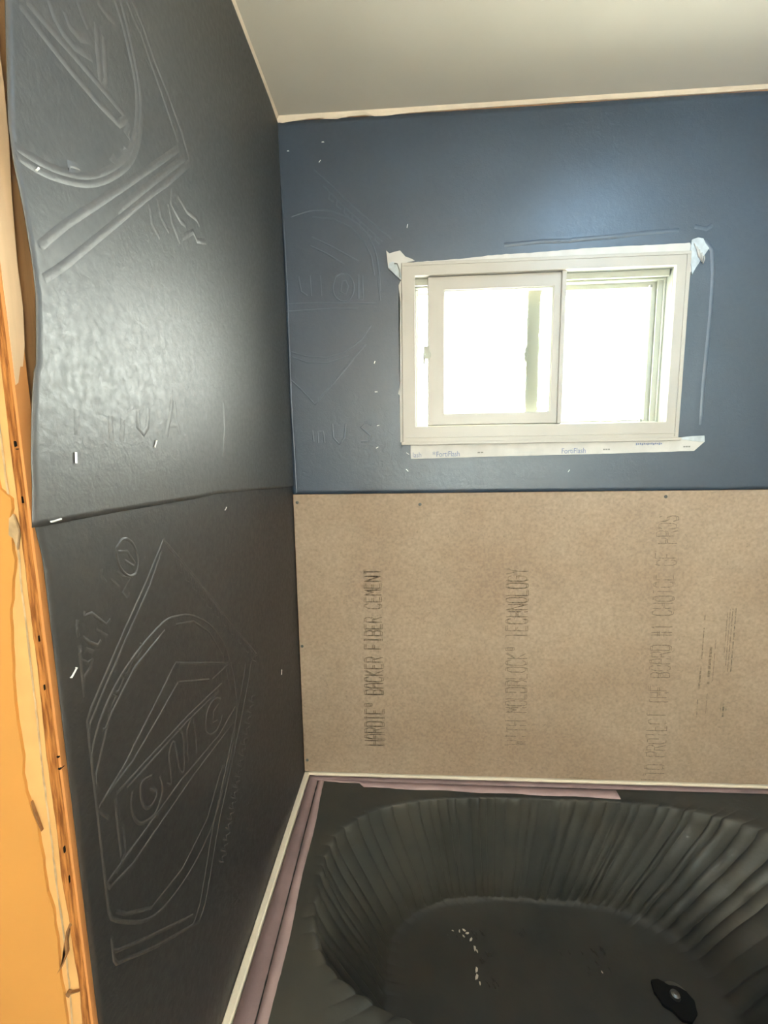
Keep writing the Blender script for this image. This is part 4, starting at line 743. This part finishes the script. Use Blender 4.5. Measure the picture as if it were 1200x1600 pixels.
tb = strip('masking_tape', [((x, -.0200, .3960), (x, -.036, .3925)) for x in xs2 + [1.0+i*.05 for i in range(10)]], M['tape'])
tag(tb, 'mauve masking tape along the back rim of the bathtub, under the cement board', 'masking tape')
o = strip('second_layer', [((x, -.033-.008*min(1, x/.9), .3935), (x, (-.036 if x < .19 else -.052)-.018*x + .0018*math.sin(x*31), .3905)) for x in xs2], M['tape2'], tb); o['label'] = 'paler second strip, ending in a cut edge'

# ---------------------------------------------------------------- the room lamp behind the camera
lamp = empty('ceiling_lamp', (BULB[0], BULB[1], H))
bm = bmesh.new(); lathe(bm, [(.02, 0), (.06, -.002), (.062, -.018), (.03, -.03)], (BULB[0], BULB[1], H), 24); keep(from_bm('lamp_base', bm, M['vinyl']), lamp)
bm = bmesh.new(); lathe(bm, [(.014, -.03), (.018, -.05), (.034, -.075), (.038, -.095), (.028, -.122), (.008, -.133)], (BULB[0], BULB[1], H), 20); keep(from_bm('bulb', bm, M['lamp'], smooth=True), lamp)
tag(lamp, 'bare warm bulb on a white round base on the ceiling', 'lamp')

# ---------------------------------------------------------------- added haze volume standing in for blue lens glare
hz = boxes('glare_haze', [(.03, XR-.01, YB+.02, -.022, .42, H-.015)], None)
hm = bpy.data.materials.new('glare haze volume'); hm.use_nodes = True; nt = hm.node_tree; nt.nodes.remove(nt.nodes['Principled BSDF'])
vsn = nt.nodes.new('ShaderNodeVolumeScatter'); vsn.inputs['Color'].default_value = HAZE_COL; vsn.inputs['Density'].default_value = HAZE; vsn.inputs['Anisotropy'].default_value = .6
nt.links.new(vsn.outputs[0], nt.nodes['Material Output'].inputs['Volume']); hz.data.materials.append(hm)
tag(hz, 'thin bluish haze added in place of lens glare around the window', 'haze'); hz['kind'] = 'stuff'

pl = empty('added_panel_lamp', (PANEL[0], PANEL[1], H))  # body of the unseen lamp added for the blue sheen
keep(frame('lamp_frame', -.15, .15, -.15, .15, .02, .02, .02, .02, 0, .014, M['vinyl']), pl)
f_ = bpy.data.objects['lamp_frame']; f_.matrix_parent_inverse = Matrix(); f_.rotation_euler = (-PI/2, 0, 0); f_.location = (0, 0, 0)
keep(boxes('diffuser', [(PANEL[0]-.13, PANEL[0]+.13, PANEL[1]-.13, PANEL[1]+.13, H-.012, H-.004)], M['panel']), pl)
tag(pl, 'added unseen square cool lamp on the ceiling above the tub', 'lamp')
